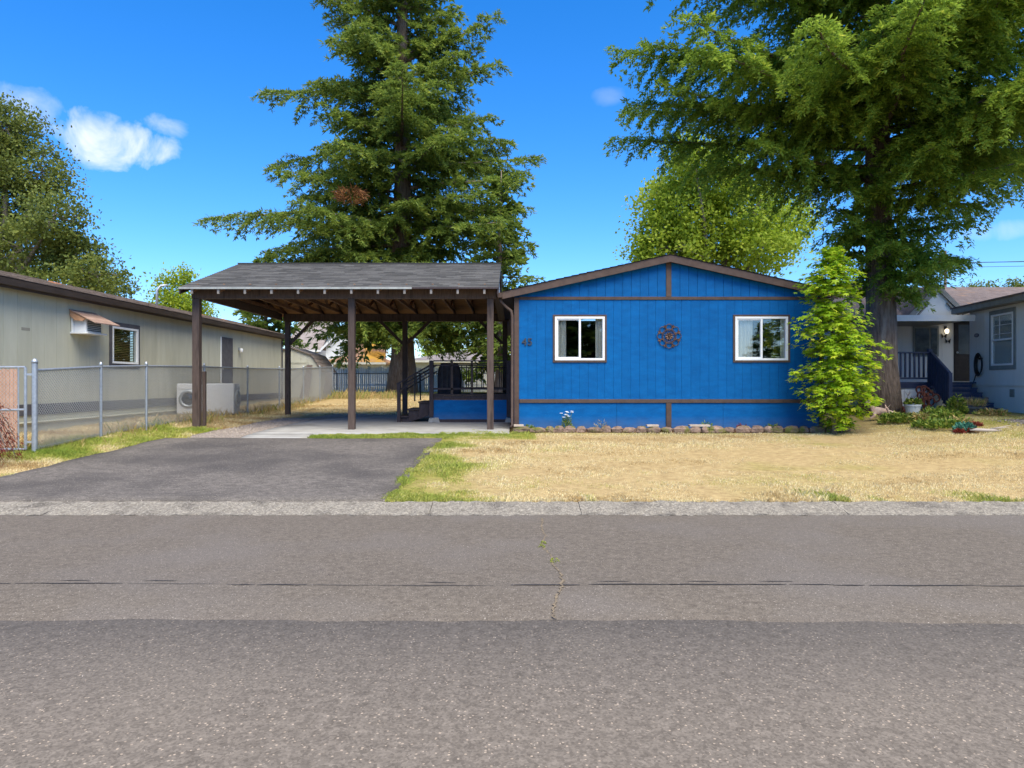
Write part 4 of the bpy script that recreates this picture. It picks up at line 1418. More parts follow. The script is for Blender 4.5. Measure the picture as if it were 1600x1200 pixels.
MB().beam((SX + .06, SYf - .045, 1.45), (SX + .72, SYf - .045, 2.25), .022, .09, up=(0, 1, 0)).build('door_brace', M['cream2'], dr)
MB().box(SX + 1.31, SX + 1.40, SYf - .02, SYf - .001, sg, 2.02).build('corner_trim', M['cream2'], sh)
M['oldwood'] = pm('old_grey_wood', (.10, .075, .065), (.19, .15, .13), scale=7, rough=.9, stretch=(3, 3, .6), rnd=.2)
for i, (xa, xb, dx, w, hgt, nm, lb) in enumerate(((-9.42, -9.28, .22, .16, 1.45, 'leaning_board', 'dark grey board leaning steeply against the shed door'),
                                                (-9.22, -9.02, .05, .26, 1.50, 'leaning_board', 'broad brown board leaning on the shed, right of the grey one'),
                                                (-8.42, -8.3, .12, .14, 1.15, 'leaning_board', 'narrow plank leaning at the right corner of the shed'),
                                                (-8.2, -8.1, -.1, .32, 1.1, 'leaning_board', 'wide dark plank leaning beyond the shed corner near the black fence'))):
    z = g1(xa, 31.5)
    MB().beam((xa, 31.45, z), (xa + dx, 31.9, z + hgt), w, .03, up=(0, 1, 0)).build(nm, M['oldwood'])
    tag(bpy.context.scene.collection.objects[-1], lb, 'board', 'boards leaning by the shed')

# ------------------------------------------------------------------ back boundary: pale picket fence and black-railed wire fence
M['picket'] = pm('whitewashed_picket', (.66, .65, .62), (.80, .79, .76), scale=3, rough=.85, stretch=(4, 4, 1), c3=(.45, .42, .40), s3=1.2, t3=.6)
bf = thing('picket_fence', (-3, 38.4, g1(-3, 38.4)), 'weathered white picket fence across the back of the yard', 'fence')
V, F = [], []
x = -10.2
while x < 4:
    w = .085
    z0 = g1(x, 38.4)
    h = 1.34 + rs.normal() * .035
    if rs.rand() < .06: h -= .5
    b0 = len(V)
    for yy in (38.40, 38.42):
        V += [(x, yy, z0), (x + w, yy, z0), (x + w, yy, z0 + h - .05), (x + w / 2, yy, z0 + h), (x, yy, z0 + h - .05)]
    F += [(b0, b0 + 1, b0 + 2, b0 + 4), (b0 + 4, b0 + 2, b0 + 3, b0 + 3), (b0 + 1, b0 + 6, b0 + 7, b0 + 2), (b0 + 5, b0, b0 + 4, b0 + 9)]
    x += rs.uniform(.098, .125)
mb = MB(); mb.v = V; mb.f = [f if f[2] != f[3] else f[:3] for f in F]
tag(mb.build('pickets', M['picket'], bf), kind='stuff')
for z in (.35, 1.05):
    MB().box(-10.2, 4, 38.425, 38.47, 1.0 + z - .05, 1.0 + z + .04).build('fence_rail', M['picket'], bf)
for x in (-6.35, -4.6):
    MB().box(x, x + 1.55, 38.36, 38.39, g1(x, 38.4) + .05, g1(x, 38.4) + .92).build('white_panel', pm('white_sheet', (.74, .75, .75), (.8, .81, .81), rough=.6) if x < -6 else bpy.data.materials['white_sheet'], bf)
wf = thing('wire_fence', (-3, 37.4, g1(-3, 37.4)), 'low wire-mesh fence with black rail and posts in front of the picket fence', 'fence')
gz_ = g1(-3, 37.4)
MB().tube([(-9.9, 37.4, gz_ + 1.0), (4, 37.4, gz_ + 1.0)], .022, n=6).build('top_rail', M['iron'], wf)
for x in (-9.85, -9.3, -8.7, -6.6, -4.9, -2.6, -.3, 2):
    MB().tube([(x, 37.4, gz_ - .05), (x, 37.4, gz_ + 1.04)], .03, n=6).build('fence_post', M['iron'], wf)
chain_mesh('wire_mesh', (-9.9, 37.4, 0), (4, 37.4, 0), lambda t: gz_ + .03, .96, wf, M['wire'], cell=.14, rad=.003)
for i in range(14):
    x = -9.85 + i * .13
    MB().tube([(x, 37.45, gz_), (x, 37.45, gz_ + 1.22 + .05 * (i % 2))], .011, n=5).build('iron_picket', M['iron'], wf)

# ------------------------------------------------------------------ houses beyond
M['farwhite'] = pm('white_siding', (.60, .62, .64), (.66, .68, .70), rough=.7)
M['farcream'] = pm('pale_cream_siding', (.62, .60, .52), (.68, .66, .58), rough=.7)
M['farroof'] = pm('faded_roof', (.20, .165, .155), (.29, .25, .235), scale=3, rough=.9, bump=.5, bscale=6)
M['mossroof'] = pm('mossy_orange_roof', (.26, .14, .08), (.36, .21, .13), scale=2, rough=.95, bump=.5, bscale=8, c3=(.46, .24, .03), s3=.7, t3=.54)
M['darkglass'] = pm('far_window_glass', (.05, .07, .085), (.12, .16, .19), scale=1.2, rough=.15, spec=.8)


def gable_house(name, label, x0, x1, y0, y1, zb, ze, zr, axis_, wall, roof, wins=(), ov=.35):
    t = thing(name, ((x0 + x1) / 2, y0, zb), label, 'house')
    MB().box(x0, x1, y0, y1, zb - .5, ze).build('wall', wall, t)
    if axis_ == 'y':        # gable faces the camera
        xm = (x0 + x1) / 2
        MB().prism([(x0, y0, ze), (x1, y0, ze), (xm, y0, zr)], (0, y1 - y0, 0)).build('gable', wall, t)
        k = (zr - ze) / (xm - x0)
        for s in (-1, 1):
            xe = xm + s * (xm - x0 + ov)
            MB().prism([(xe, y0 - ov, ze - k * ov), (xm, y0 - ov, zr), (xm, y0 - ov, zr + .16), (xe, y0 - ov, ze - k * ov + .16)], (0, y1 - y0 + 2 * ov, 0)).build('roof', roof, t)
            MB().prism([(xe, y0 - ov - .05, ze - k * ov - .12), (xm, y0 - ov - .05, zr - .12), (xm, y0 - ov - .05, zr + .13), (xe, y0 - ov - .05, ze - k * ov + .13)], (0, .045, 0)).build('barge_board', M['farwhite'], t)
    else:
        ym = (y0 + y1) / 2
        MB().prism([(x0, y0, ze), (x0, y1, ze), (x0, ym, zr)], (x1 - x0, 0, 0)).build('gable', wall, t)
        k = (zr - ze) / (ym - y0)
        for s in (-1, 1):
            ye = ym + s * (ym - y0 + ov)
            MB().prism([(x0 - ov, ye, ze - k * ov), (x0 - ov, ym, zr), (x0 - ov, ym, zr + .16), (x0 - ov, ye, ze - k * ov + .16)], (x1 - x0 + 2 * ov, 0, 0)).build('roof', roof, t)
        MB().box(x0 - ov, x1 + ov, y0 - ov - .06, y0 - ov - .01, ze - k * ov - .06, ze - k * ov + .13).build('gutter', M['farwhite'], t)
    for (a, c, z0, z1) in wins:
        w = MB().box(a, c, y0 - .05, y0 - .005, z0, z1).build('window', M['farwhite'], t)
        mid = (a + c) / 2
        for p, q in ((a + .08, mid - .04), (mid + .04, c - .08)):
            MB().box(p, q, y0 - .06, y0 - .051, z0 + .08, z1 - .08).build('pane', M['darkglass'], w)
    return t


def hip_house(name, label, x0, x1, y0, y1, zb, ze, zr, wall, roof, ov=.4):
    t = thing(name, ((x0 + x1) / 2, y0, zb), label, 'house')
    MB().box(x0, x1, y0, y1, zb - .5, ze).build('wall', wall, t)
    a, c, e, f = x0 - ov, x1 + ov, y0 - ov, y1 + ov
    h = (f - e) / 2
    zq = ze - .05
    MB().add([(a, e, zq), (c, e, zq), (c, f, zq), (a, f, zq), (a + h, e + h, zr), (c - h, e + h, zr), (a, e, zq - .14), (c, e, zq - .14), (c, f, zq - .14), (a, f, zq - .14)],
             [(0, 1, 5, 4), (2, 3, 4, 5), (1, 2, 5), (3, 0, 4), (0, 6, 7, 1), (1, 7, 8, 2), (2, 8, 9, 3), (3, 9, 6, 0), (6, 9, 8, 7)]).build('roof', roof, t)
    MB().box(a, c, e - .05, e - .005, zq - .16, zq - .01).build('gutter', M['farcream'], t)
    return t


p = at(509, 541, 62); q = at(575, 541, 62)
gable_house('far_house', 'white two-storey gabled house with double window, beyond the shed', p.x, q.x, 62, 70, 1.2, p.z, at(542, 508, 62).z, 'y', M['farwhite'], M['farroof'],
            wins=((at(530, 0, 62).x, at(541, 0, 62).x, at(0, 547, 62).z, at(0, 535, 62).z),))
p = at(452, 545, 63); q = at(508, 545, 63)
gable_house('far_house', 'grey-roofed wing joined to the left of the white gabled house', p.x, q.x - .6, 63, 72, 1.2, p.z, at(470, 500, 67.5).z, 'x', M['farwhite'], M['farroof'])
p = at(512, 565, 50); q = at(596, 565, 50)
hip_house('far_house', 'low cream house with mossy orange hipped roof left of the fir trunk', p.x, q.x, 50, 57, 1.2, p.z, at(0, 537, 53).z, M['farcream'], M['mossroof'])
p = at(640, 562, 52); q = at(830, 562, 52)
hip_house('far_house', 'low cream house with pale grey hipped roof right of the fir trunk', p.x, q.x, 52, 60, 1.2, p.z, at(0, 545, 55).z, M['farcream'], M['farroof'])

# ------------------------------------------------------------------ right neighbour's house with porch
M['rwhite'] = pm('offwhite_siding', (.74, .73, .70), (.79, .78, .75), scale=2, rough=.7, rnd=.02, bump=.2, bscale=20, stretch=(2, 2, .3))
M['rtrim'] = pm('grey_green_trim', (.20, .225, .22), (.26, .28, .275), rough=.7)
M['rfascia'] = pm('greige_fascia', (.24, .225, .20), (.30, .285, .255), rough=.7)
M['rroof'] = pm('brown_grey_roof', (.11, .085, .08), (.19, .15, .14), scale=5, rough=.95, bump=.8, bscale=18, bdist=.03, c3=(.24, .15, .10), s3=2, t3=.63)
M['navy'] = pm('navy_deck_paint', (.028, .040, .085), (.045, .06, .115), scale=8, rough=.6, rnd=.1)
rh = thing('neighbour_house', (13, 20, .7), 'off-white house with navy porch and brown roof at the right edge', 'house')
A = Vector((13.0, 20.0, 0))
u = Vector((-.155, -.988, 0)).normalized()       # along the wing wall towards the camera
o_ = Vector((-.988, .155, 0)).normalized()       # outward (left)
MW = Matrix(((u.x, o_.x, 0, A.x), (u.y, o_.y, 0, A.y), (0, 0, 1, 0), (0, 0, 0, 1)))     # local: x along wall, y outward


def wing(b, name, mat, parent, **k):
    return b.xform(MW).build(name, mat, parent, **k)


wing(MB().box(0, 7.5, -4.5, -.02, .3, 3.5), 'wall', M['rwhite'], rh)
RW = (1.22, 2.30, 1.93, 3.28)
cuts = [0, .4, .81, 1.22, 2.30, 2.7, 3.1, 3.5, 3.9, 4.3, 4.7]
for a, c in zip(cuts[:-1], cuts[1:]):
    for z0, z1 in ([(1.44, 3.46)] if a != 1.22 else [(1.44, RW[2]), (RW[3], 3.46)]):
        wing(MB().box(a + .003, c - .003, -.019, 0, z0, z1), 'siding_panel', M['rwhite'], rh)
for a in (0, 1.6, 3.2):
    wing(MB().box(a + .003, a + 1.597, -.019, -.006, .5, 1.40), 'skirting_panel', M['rwhite'], rh)
wing(MB().box(0, 4.7, -.018, .02, 1.402, 1.437), 'belt_trim', M['rwhite'], rh)
wv = wing(MB().box(2.12, 2.32, 0, .015, 1.12, 1.32), 'vent', M['rtrim'], rh)
for i in range(4):
    wing(MB().box(2.14, 2.30, .016, .024, 1.14 + i * .045, 1.165 + i * .045), 'louvre', M['rfascia'], wv)
w = wing(MB().box(RW[0], RW[1], -.03, .03, RW[2], RW[2] + .05).box(RW[0], RW[1], -.03, .03, RW[3] - .05, RW[3]).box(RW[0], RW[0] + .05, -.03, .03, RW[2] + .05, RW[3] - .05).box(RW[1] - .05, RW[1], -.03, .03, RW[2] + .05, RW[3] - .05)
         .box(RW[0] + .05, RW[1] - .05, -.02, .025, 2.58, 2.63), 'window', M['vinyl'], rh)
for z0, z1 in ((RW[2] + .05, 2.58), (2.63, RW[3] - .05)):
    wing(MB().box(RW[0] + .05, RW[1] - .05, -.012, -.008, z0, z1), 'pane', glassmat('side_pane', refl=.08, top=.4) if 'side_pane' not in bpy.data.materials else bpy.data.materials['side_pane'], w)
for z in (2.75, 2.98):
    wing(MB().box(RW[0] + .05, RW[1] - .05, -.007, .002, z, z + .014), 'muntin', M['vinyl'], w)
wing(MB().box(1.6, 1.614, -.007, .003, 2.63, RW[3] - .05), 'muntin', M['vinyl'], w)
for a in ((RW[0] - .1, RW[1] + .1, RW[3], RW[3] + .11), (RW[0] - .1, RW[1] + .1, RW[2] - .11, RW[2]), (RW[0] - .1, RW[0], RW[2], RW[3]), (RW[1], RW[1] + .1, RW[2], RW[3])):
    wing(MB().box(a[0], a[1], -.018, .022, a[2], a[3]), 'trim_board', M['rtrim'], w)
wing(MB().box(-.35, 7.6, .30, .33, 3.46, 3.62), 'fascia', M['rfascia'], rh)
wing(MB().box(-.35, 7.6, -.018, .298, 3.465, 3.49), 'soffit', M['rfascia'], rh)
wing(MB().prism([(-.35, .36, 3.60), (-.35, -2.4, 4.02), (-.35, -5.1, 3.60), (-.35, -5.1, 3.64), (-.35, -2.4, 4.07), (-.35, .36, 3.64)], (7.95, 0, 0)), 'wing_roof', M['rroof'], rh)
wing(MB().prism([(-.02, -.02, 3.46), (-.02, -4.5, 3.46), (-.02, -2.4, 4.0)], (.05, 0, 0)), 'wing_gable', M['rwhite'], rh)
# back part: wall towards the camera, door, window, gable over the porch
BYw = 21.5
MB().box(9.9, 19, BYw + .02, 27, .3, 3.55).build('back_wall', M['rwhite'], rh)
for i in range(10):
    a = 9.9 + i * .405
    if a < 13.45:
        piece('siding_panel', M['rwhite'], rh, a + .003, min(a + .402, 13.48), BYw, BYw + .019, 1.5, 3.5)
rd = MB().box(13.5, 14.4, BYw - .02, BYw + .019, 1.53, 3.42).build('door', pm('dark_door', (.03, .025, .025), (.05, .042, .04), rough=.4), rh)
MB().box(13.62, 14.28, BYw - .028, BYw - .021, 2.35, 3.25).build('door_glass', M['darkglass'], rd)
MB().lathe((13.57, BYw - .05, 2.4), [(.02, -.03), (.03, 0), (.02, .03)], 8).build('knob', M['greymetal'], rd)
rwn = MB().box(at(1426, 0, BYw).x, at(1466, 0, BYw).x, BYw - .03, BYw - .001, 2.28, 3.20).build('window', M['rtrim'], rh)
xa, xb = at(1429, 0, BYw).x, at(1463, 0, BYw).x
xm = xa + (xb - xa) * .68
for a, c in ((xa, xm - .03), (xm + .03, xb)):
    MB().box(a, c, BYw - .04, BYw - .031, 2.34, 3.14).build('pane', pm('porch_glass', (.02, .03, .03), (.09, .12, .12), scale=4, rough=.05, spec=.9) if 'porch_glass' not in bpy.data.materials else bpy.data.materials['porch_glass'], rwn)
rz0, ry0 = 3.45, 20.85
MB().add([(9.4, ry0, rz0), (20, ry0, rz0), (20, 25.2, 4.90), (9.4, 25.2, 4.90), (20, 29.5, rz0), (9.4, 29.5, rz0), (9.4, ry0, rz0 - .12), (20, ry0, rz0 - .12)],
         [(0, 1, 2, 3), (3, 2, 4, 5), (0, 6, 7, 1), (0, 3, 5), (6, 0, 5)]).build('main_roof', M['rroof'], rh)
ax, az = at(1465, 447, 20.7).x, at(1465, 447, 20.7).z
gl_, gr_ = at(1417, 497, 20.7).x, at(1516, 497, 20.7).x
gzb = at(0, 497, 20.7).z
MB().prism([(gl_ + .1, 20.72, gzb), (gr_ - .1, 20.72, gzb), (ax, 20.72, az - .08)], (0, .1, 0)).build('porch_gable', M['rwhite'], rh)
for s, ge in ((-1, gl_), (1, gr_)):
    MB().prism([(ge, 20.64, gzb - .14), (ax, 20.64, az - .13), (ax, 20.64, az + .05), (ge, 20.64, gzb + .04)], (0, .05, 0)).build('gable_fascia', M['rfascia'], rh)
    MB().prism([(ge, 20.692, gzb + .0), (ax, 20.692, az + .0), (ax, 20.692, az + .06), (ge, 20.692, gzb + .06)], (0, 2.6, 0)).build('gable_roof', M['rroof'], rh)
    MB().beam((ax + (ge - ax) * .72, 20.70, gzb + .02), (ax + (ge - ax) * .28, 20.70, gzb + .45), .03, .1, up=(0, 1, 0)).build('gable_brace', M['rfascia'], rh)
# patio cover
pc0, pc1 = at(1380, 0, 19.3).x, at(1521, 0, 19.3).x
MB().box(pc0, pc1, 19.30, 21.48, 3.20, 3.24).build('porch_ceiling', M['rfascia'], rh)
MB().box(pc0 - .02, pc1 + .02, 19.26, 19.30, 3.17, 3.335).build('porch_fascia', M['vinyl'], rh)
MB().box(pc0, pc1, 19.302, 21.48, 3.25, 3.31).build('porch_roof', M['rfascia'], rh)
MB().box(pc0 + .02, pc0 + .1, 19.34, 19.42, 1.5, 3.198).build('porch_post', M['vinyl'], rh)
# porch lamp, lit
lp = MB().lathe((13.22, BYw - .10, 3.06), [(.03, -.08), (.055, -.05), (.06, .02), (.04, .05), (.01, .06)], 12)
ml, nt, N, L, bb = _nodes('lamp_glow')
bb.inputs['Base Color'].default_value = (.9, .85, .7, 1)
bb.inputs['Emission Color'].default_value = (1, .86, .6, 1)
bb.inputs['Emission Strength'].default_value = 1.6
lo = lp.build('porch_lamp', ml, rh, smooth=True)
MB().box(13.19, 13.25, BYw - .05, BYw - .001, 3.0, 3.2).build('lamp_bracket', M['iron'], lo)
# porch deck, skirting, rails
pr_ = rh
PZ = 1.50
for i in range(13):
    y = 19.62 + i * .145
    piece('floor_board', M['navy'], rh, 10.35, 13.45, y, y + .139, PZ - .035, PZ)
MB().box(10.35, 12.0, 19.60, 19.63, PZ - .17, PZ - .037).build('porch_rim', M['navy'], rh)
for a in (10.35, 10.95):
    piece('porch_skirting', M['rwhite'], rh, a + .003, a + .597, 19.64, 19.66, .6, PZ - .172)
    piece('porch_skirting', M['rwhite'], rh, a + .003, a + .597, 20.9, 20.92, .6, PZ - .172)
MB().prism([(11.553, 19.64, .6), (11.95, 19.64, .6), (11.70, 19.64, 1.32), (11.553, 19.64, 1.325)], (0, .02, 0)).build('porch_skirting', M['rwhite'], rh)
MB().box(10.35, 11.62, 19.52, 19.62, 2.30, 2.34).build('top_rail', M['navy'], rh)
MB().box(10.35, 11.62, 19.55, 19.59, 1.58, 1.63).build('bottom_rail', M['navy'], rh)
x = 10.4
while x < 11.55:
    piece('baluster', M['navy'], rh, x, x + .04, 19.55, 19.59, 1.632, 2.298)
    x += .128
MB().box(11.56, 11.65, 19.51, 19.60, 1.3, 2.42).build('newel_post', M['navy'], rh)
# stairs
for i in range(6):
    t0 = .25 + i * .29
    z = PZ - .13 * (i + 0) - .02
    b = MB().box(t0, t0 + .31, .18, 1.30, z - .035, z)
    wing(b, 'stair_tread', M['navy'], rh)
    wing(MB().box(t0 + .0, t0 + .022, .19, 1.29, z - .16 + .13, z + .09) if False else MB().box(t0 + .285, t0 + .305, .19, 1.29, z - .128, z - .037), 'stair_riser', M['navy'], rh)
q0 = MW @ Vector((.45, 1.36, 0)); q1 = MW @ Vector((1.98, 1.36, 0))
MB().beam((11.60, 19.5, 2.32), (q1.x, q1.y, 1.72), .06, .08).build('stair_rail', M['navy'], rh)
MB().box(q1.x - .045, q1.x + .045, q1.y - .045, q1.y + .045, .65, 1.74).build('newel_post', M['navy'], rh)
for i in range(11):
    t = (i + .5) / 11.0
    x, y = 11.60 + (q1.x - 11.60) * t, 19.5 + (q1.y - 19.5) * t
    zt = 2.32 + (1.72 - 2.32) * t - .04
    zb = 1.5 + (.80 - 1.5) * t
    piece('baluster', M['navy'], rh, x - .045, x + .045, y - .012, y + .012, zb, zt)
MB().prism([(11.60, 19.48, 1.46), (q1.x, q1.y, .74), (q1.x, q1.y, .95), (11.60, 19.48, 1.62)], (.03, .0, 0)).build('stringer', M['navy'], rh)

# things on and by that wall
hs = thing('garden_hose', tuple(MW @ Vector((.68, .05, 1.5))), 'coiled dark hose hanging on the off-white wall by the steps', 'hose')
b = MB()
for k in range(5):
    r_ = .20 + .018 * k
    b.tube([MW @ Vector((.68 + r_ * .75 * math.cos(a), .05 + .012 * k, 1.98 + r_ * 1.15 * math.sin(a))) for a in np.linspace(.3 * k, .3 * k + 6.28, 26)], .014, n=5)
b.tube([MW @ Vector(p_) for p_ in ((.55, .06, 1.80), (.42, .07, 1.55), (.36, .08, 1.46))], .014, n=5)
b.build('coil', M['black'], hs, smooth=True)
wing(MB().box(.62, .74, 0, .10, 2.12, 2.17), 'hanger', M['iron'], hs)
pq = thing('oval_plaque', tuple(MW @ Vector((.42, .02, 2.74))), 'small oval slate plaque on the off-white wall left of the tall window', 'plaque')
wing(MB().prism([(.42 + .13 * math.cos(a), .003, 2.80 + .055 * math.sin(a)) for a in np.linspace(0, 6.283, 17)[:-1]], (0, .014, 0)), 'plate', pm('slate_plaque', (.10, .11, .16), (.17, .18, .24), rough=.5), pq)
wing(MB().prism([(.42 + .09 * math.cos(a), .0175, 2.80 + .032 * math.sin(a)) for a in np.linspace(0, 6.283, 17)[:-1]], (0, .004, 0)), 'inset', pm('plaque_inset', (.22, .23, .28), (.3, .31, .36), rough=.5), pq)
for i, (px, py) in enumerate(((1475, 525), (1481, 533))):
    c = at(px, py, BYw - .02)
    b = MB()
    for s in (-1, 1):
        b.prism([(c.x, BYw - .02, c.z), (c.x + s * .09, BYw - .03, c.z + .08), (c.x + s * .07, BYw - .03, c.z - .01), (c.x + s * .06, BYw - .03, c.z - .07)], (0, .012, 0))
    tag(b.build('wall_butterfly', M['iron']), ('upper' if i == 0 else 'lower') + ' of two black metal butterflies on the porch wall', 'wall art', 'butterflies on the porch wall')
# pots, sculptures and figurines in the neighbour's bed
M['pot'] = pm('pale_blue_pot', (.46, .50, .52), (.54, .58, .60), rough=.4)
M['green'] = leafmat('bed_leaves', [(0, (.05, .10, .015)), (.5, (.14, .22, .03)), (.8, (.28, .34, .05)), (1, (.42, .40, .10))], trans=.3)
M['teal'] = leafmat('succulent_leaves', [(0, (.03, .13, .09)), (1, (.10, .30, .22))], trans=.1)
M['redleaf'] = leafmat('red_leaves', [(0, (.12, .02, .015)), (.6, (.25, .045, .03)), (1, (.38, .10, .06))], trans=.3)


def leafclump(name, c, rx, rz, n, L0, W0, mat, parent=None, seed=1, up=.6, flat=False, lo=0.0):
    """clump of separate leaf faces in a dome"""
    r = np.random.RandomState(seed)
    th = r.rand(n) * 6.283
    ph = np.arccos(r.uniform(lo, 1, n))
    rad = r.uniform(.35, 1, n) ** .6
    P = np.stack([c[0] + rx * rad * np.sin(ph) * np.cos(th), c[1] + rx * rad * np.sin(ph) * np.sin(th), c[2] + rz * rad * np.cos(ph)], 1)
    D = np.stack([np.cos(th), np.sin(th), up + r.normal(size=n) * .5], 1) + r.normal(size=(n, 3)) * .4
    V, F, v = kites(P, D, L0 * r.uniform(.6, 1.2, n), W0 * r.uniform(.7, 1.2, n), r)
    return arrays(name, V, F, mat, parent, v=v)


def kites(P, D, L_, W_, r, fold=.25, nbias=None):
    n = len(P)
    D = D / np.maximum(np.linalg.norm(D, axis=1), 1e-6)[:, None]
    q = r.normal(size=(n, 3)) if nbias is None else r.normal(size=(n, 3)) * nbias[1] + np.array(nbias[0])
    S = np.cross(D, q)
    S = S / np.maximum(np.linalg.norm(S, axis=1), 1e-6)[:, None]
    Nn = np.cross(S, D)
    L_ = np.asarray(L_)[:, None]
    W_ = np.asarray(W_)[:, None]
    m = P + D * L_ * .45
    V = np.stack([P, m + S * W_ * .5 + Nn * W_ * fold * .5, P + D * L_, m - S * W_ * .5 + Nn * W_ * fold * .5], 1).reshape(-1, 3)
    F = np.arange(4 * n).reshape(n, 4)
    return V, F, r.rand(n)


def potted(name, c, r0, h, label, pmat, leafm, seed, lh=.15, spiky=False):
    t = thing(name, c, label, 'potted plant')
    MB().lathe(c, [(r0 * .78, 0), (r0 * .95, h * .75), (r0 * 1.04, h * .8), (r0 * 1.04, h), (r0 * .9, h), (r0 * .88, h * .85)], 18).build('pot', pmat, t, smooth=False)
    leafclump('foliage', (c[0], c[1], c[2] + h * .9), r0 * .95, lh, 260, .10 if not spiky else .22, .05 if not spiky else .012, leafm, t, seed, up=.8 if not spiky else 1.5)
    return t


c = at(1426, 643, 17.6); c.z = g1(c.x, c.y)
potted('flower_pot', tuple(c), .19, .24, 'pale blue-white round pot of low green leaves below the navy porch', M['pot'], M['green'], 5)
c = at(1518, 646, 17.3); c.z = g1(c.x, c.y)
potted('planter_box', tuple(c), .30, .17, 'dark grey planter with dry spiky grass at the foot of the navy steps', pm('dark_planter', (.05, .06, .065), (.08, .09, .095), rough=.6), M['weed'], 6, lh=.12, spiky=True)
# rusty curled sculpture and bare-branch ornament
c = at(1446, 640, 18.4)
t = thing('rusty_sculpture', (c.x, c.y, g1(c.x, c.y)), 'rust-red curled metal garden sculpture in front of the porch skirting', 'sculpture')
b = MB(); r = np.random.RandomState(4)
gz0 = g1(c.x, c.y)
for k in range(16):
    a0 = r.rand() * 6.28; cx_, cz_, rr = c.x + r.normal() * .11, gz0 + .18 + r.rand() * .42, r.uniform(.05, .13)
    b.tube([(cx_ + rr * (1 - .1 * j / 4) * math.cos(a0 + j * .55), c.y + .03 * math.sin(k) + .02 * j / 9, cz_ + rr * math.sin(a0 + j * .55)) for j in range(10)], .022, n=5)
b.tube([(c.x - .05, c.y, gz0 - .02), (c.x - .03, c.y, gz0 + .5)], .03, n=6); b.tube([(c.x + .1, c.y, gz0 - .02), (c.x + .07, c.y, gz0 + .5)], .03, n=6)
b.build('curls', pm('red_rust', (.06, .018, .014), (.13, .04, .028), scale=20, rough=.8), t, smooth=True)
c = at(1411, 640, 18.2)
gz0 = g1(c.x, c.y)
t = thing('bare_shrub', (c.x, c.y, gz0), 'small bare reddish shrub between the fir trunk and the pale pot', 'shrub')
b = MB()
for k in range(13):
    a0 = r.uniform(-.8, .8); ln = r.uniform(.3, .62)
    pts_ = [(c.x + math.sin(a0) * ln * j / 4 + r.normal() * .012, c.y + r.normal() * .03 * j / 4, gz0 + .02 + math.cos(a0) * ln * j / 4) for j in range(5)]
    b.tube(pts_, [.012, .010, .008, .006, .003], n=5)
    for s in (-1, 1):
        q = Vector(pts_[2 + (k % 2)])
        b.tube([q, q + Vector((s * .07, r.normal() * .04, .10))], [.005, .002], n=4)
b.build('stems', pm('red_twig', (.09, .035, .03), (.16, .07, .055), rough=.8), t)
leafclump('low_leaves', (c.x, c.y, gz0), .2, .16, 120, .08, .05, M['redleaf'], t, 8)


# fawn figurines
def fawn(c, s, ang, label, head_up=True):
    z = g1(c[0], c[1])
    t = thing('deer_figurine', (c[0], c[1], z), label, 'figurine', 'deer figurines under the fir')
    bm_ = bpy.data.meshes.new('body')
    vs = [(0, 0, .16), (.10, 0, .17), (.20, 0, .18), (.25, 0, .25), (.29, 0, .33), (.35, 0, .33), (-.02, 0, .13), (-.05, 0, .2),
          (.03, .05, .06), (.10, .06, .03), (.03, -.05, .06), (.10, -.06, .03), (.2, .05, .08), (.28, .05, .02), (.2, -.05, .08), (.28, -.05, .02)]
    es = [(0, 1), (1, 2), (2, 3), (3, 4), (4, 5), (0, 6), (0, 7), (0, 8), (8, 9), (0, 10), (10, 11), (2, 12), (12, 13), (2, 14), (14, 15)]
    rd_ = [.07, .075, .06, .035, .038, .02, .05, .012, .035, .018, .035, .018, .028, .016, .028, .016]
    bm_.from_pydata([tuple(Vector(p_) * s) for p_ in vs], es, [])
    o = link('body', bm_, t)
    sk = o.modifiers.new('skin', 'SKIN')
    for i, rr in enumerate(rd_):
        bm_.skin_vertices[0].data[i].radius = (rr * s, rr * s)
        bm_.skin_vertices[0].data[i].use_root = (i == 0)
    ss = o.modifiers.new('sub', 'SUBSURF'); ss.levels = 1; ss.render_levels = 2
    M.setdefault('fawn', pm('faded_pink_fawn', (.42, .27, .21), (.58, .44, .37), scale=14, rough=.7))
    bm_.materials.append(M['fawn'])
    o.matrix_parent_inverse = Matrix.Identity(4)
    o.rotation_euler.z = ang
    o.location = (0, 0, .0)
    for sy in (-1, 1):
        e = MB().add([(.27, sy * .02, .36), (.25, sy * .10, .44), (.30, sy * .05, .37), (.275, sy * .05, .355)], [(0, 1, 2), (0, 3, 1), (3, 2, 1), (0, 2, 3)])
        e.v = [tuple(Vector(p_) * s) for p_ in e.v]
        eo = e.build('ear', M['fawn'], t)
        eo.matrix_parent_inverse = Matrix.Identity(4)
        eo.rotation_euler.z = ang
    return t


c = at(1384, 648, 16.9)
fawn((c.x, c.y), 1.25, R(160), 'larger pinkish lying deer figurine with raised ears at the foot of the fir trunk')
c = at(1398, 647, 16.8)
fawn((c.x, c.y), .85, R(200), 'smaller pale deer figurine just right of the larger one')
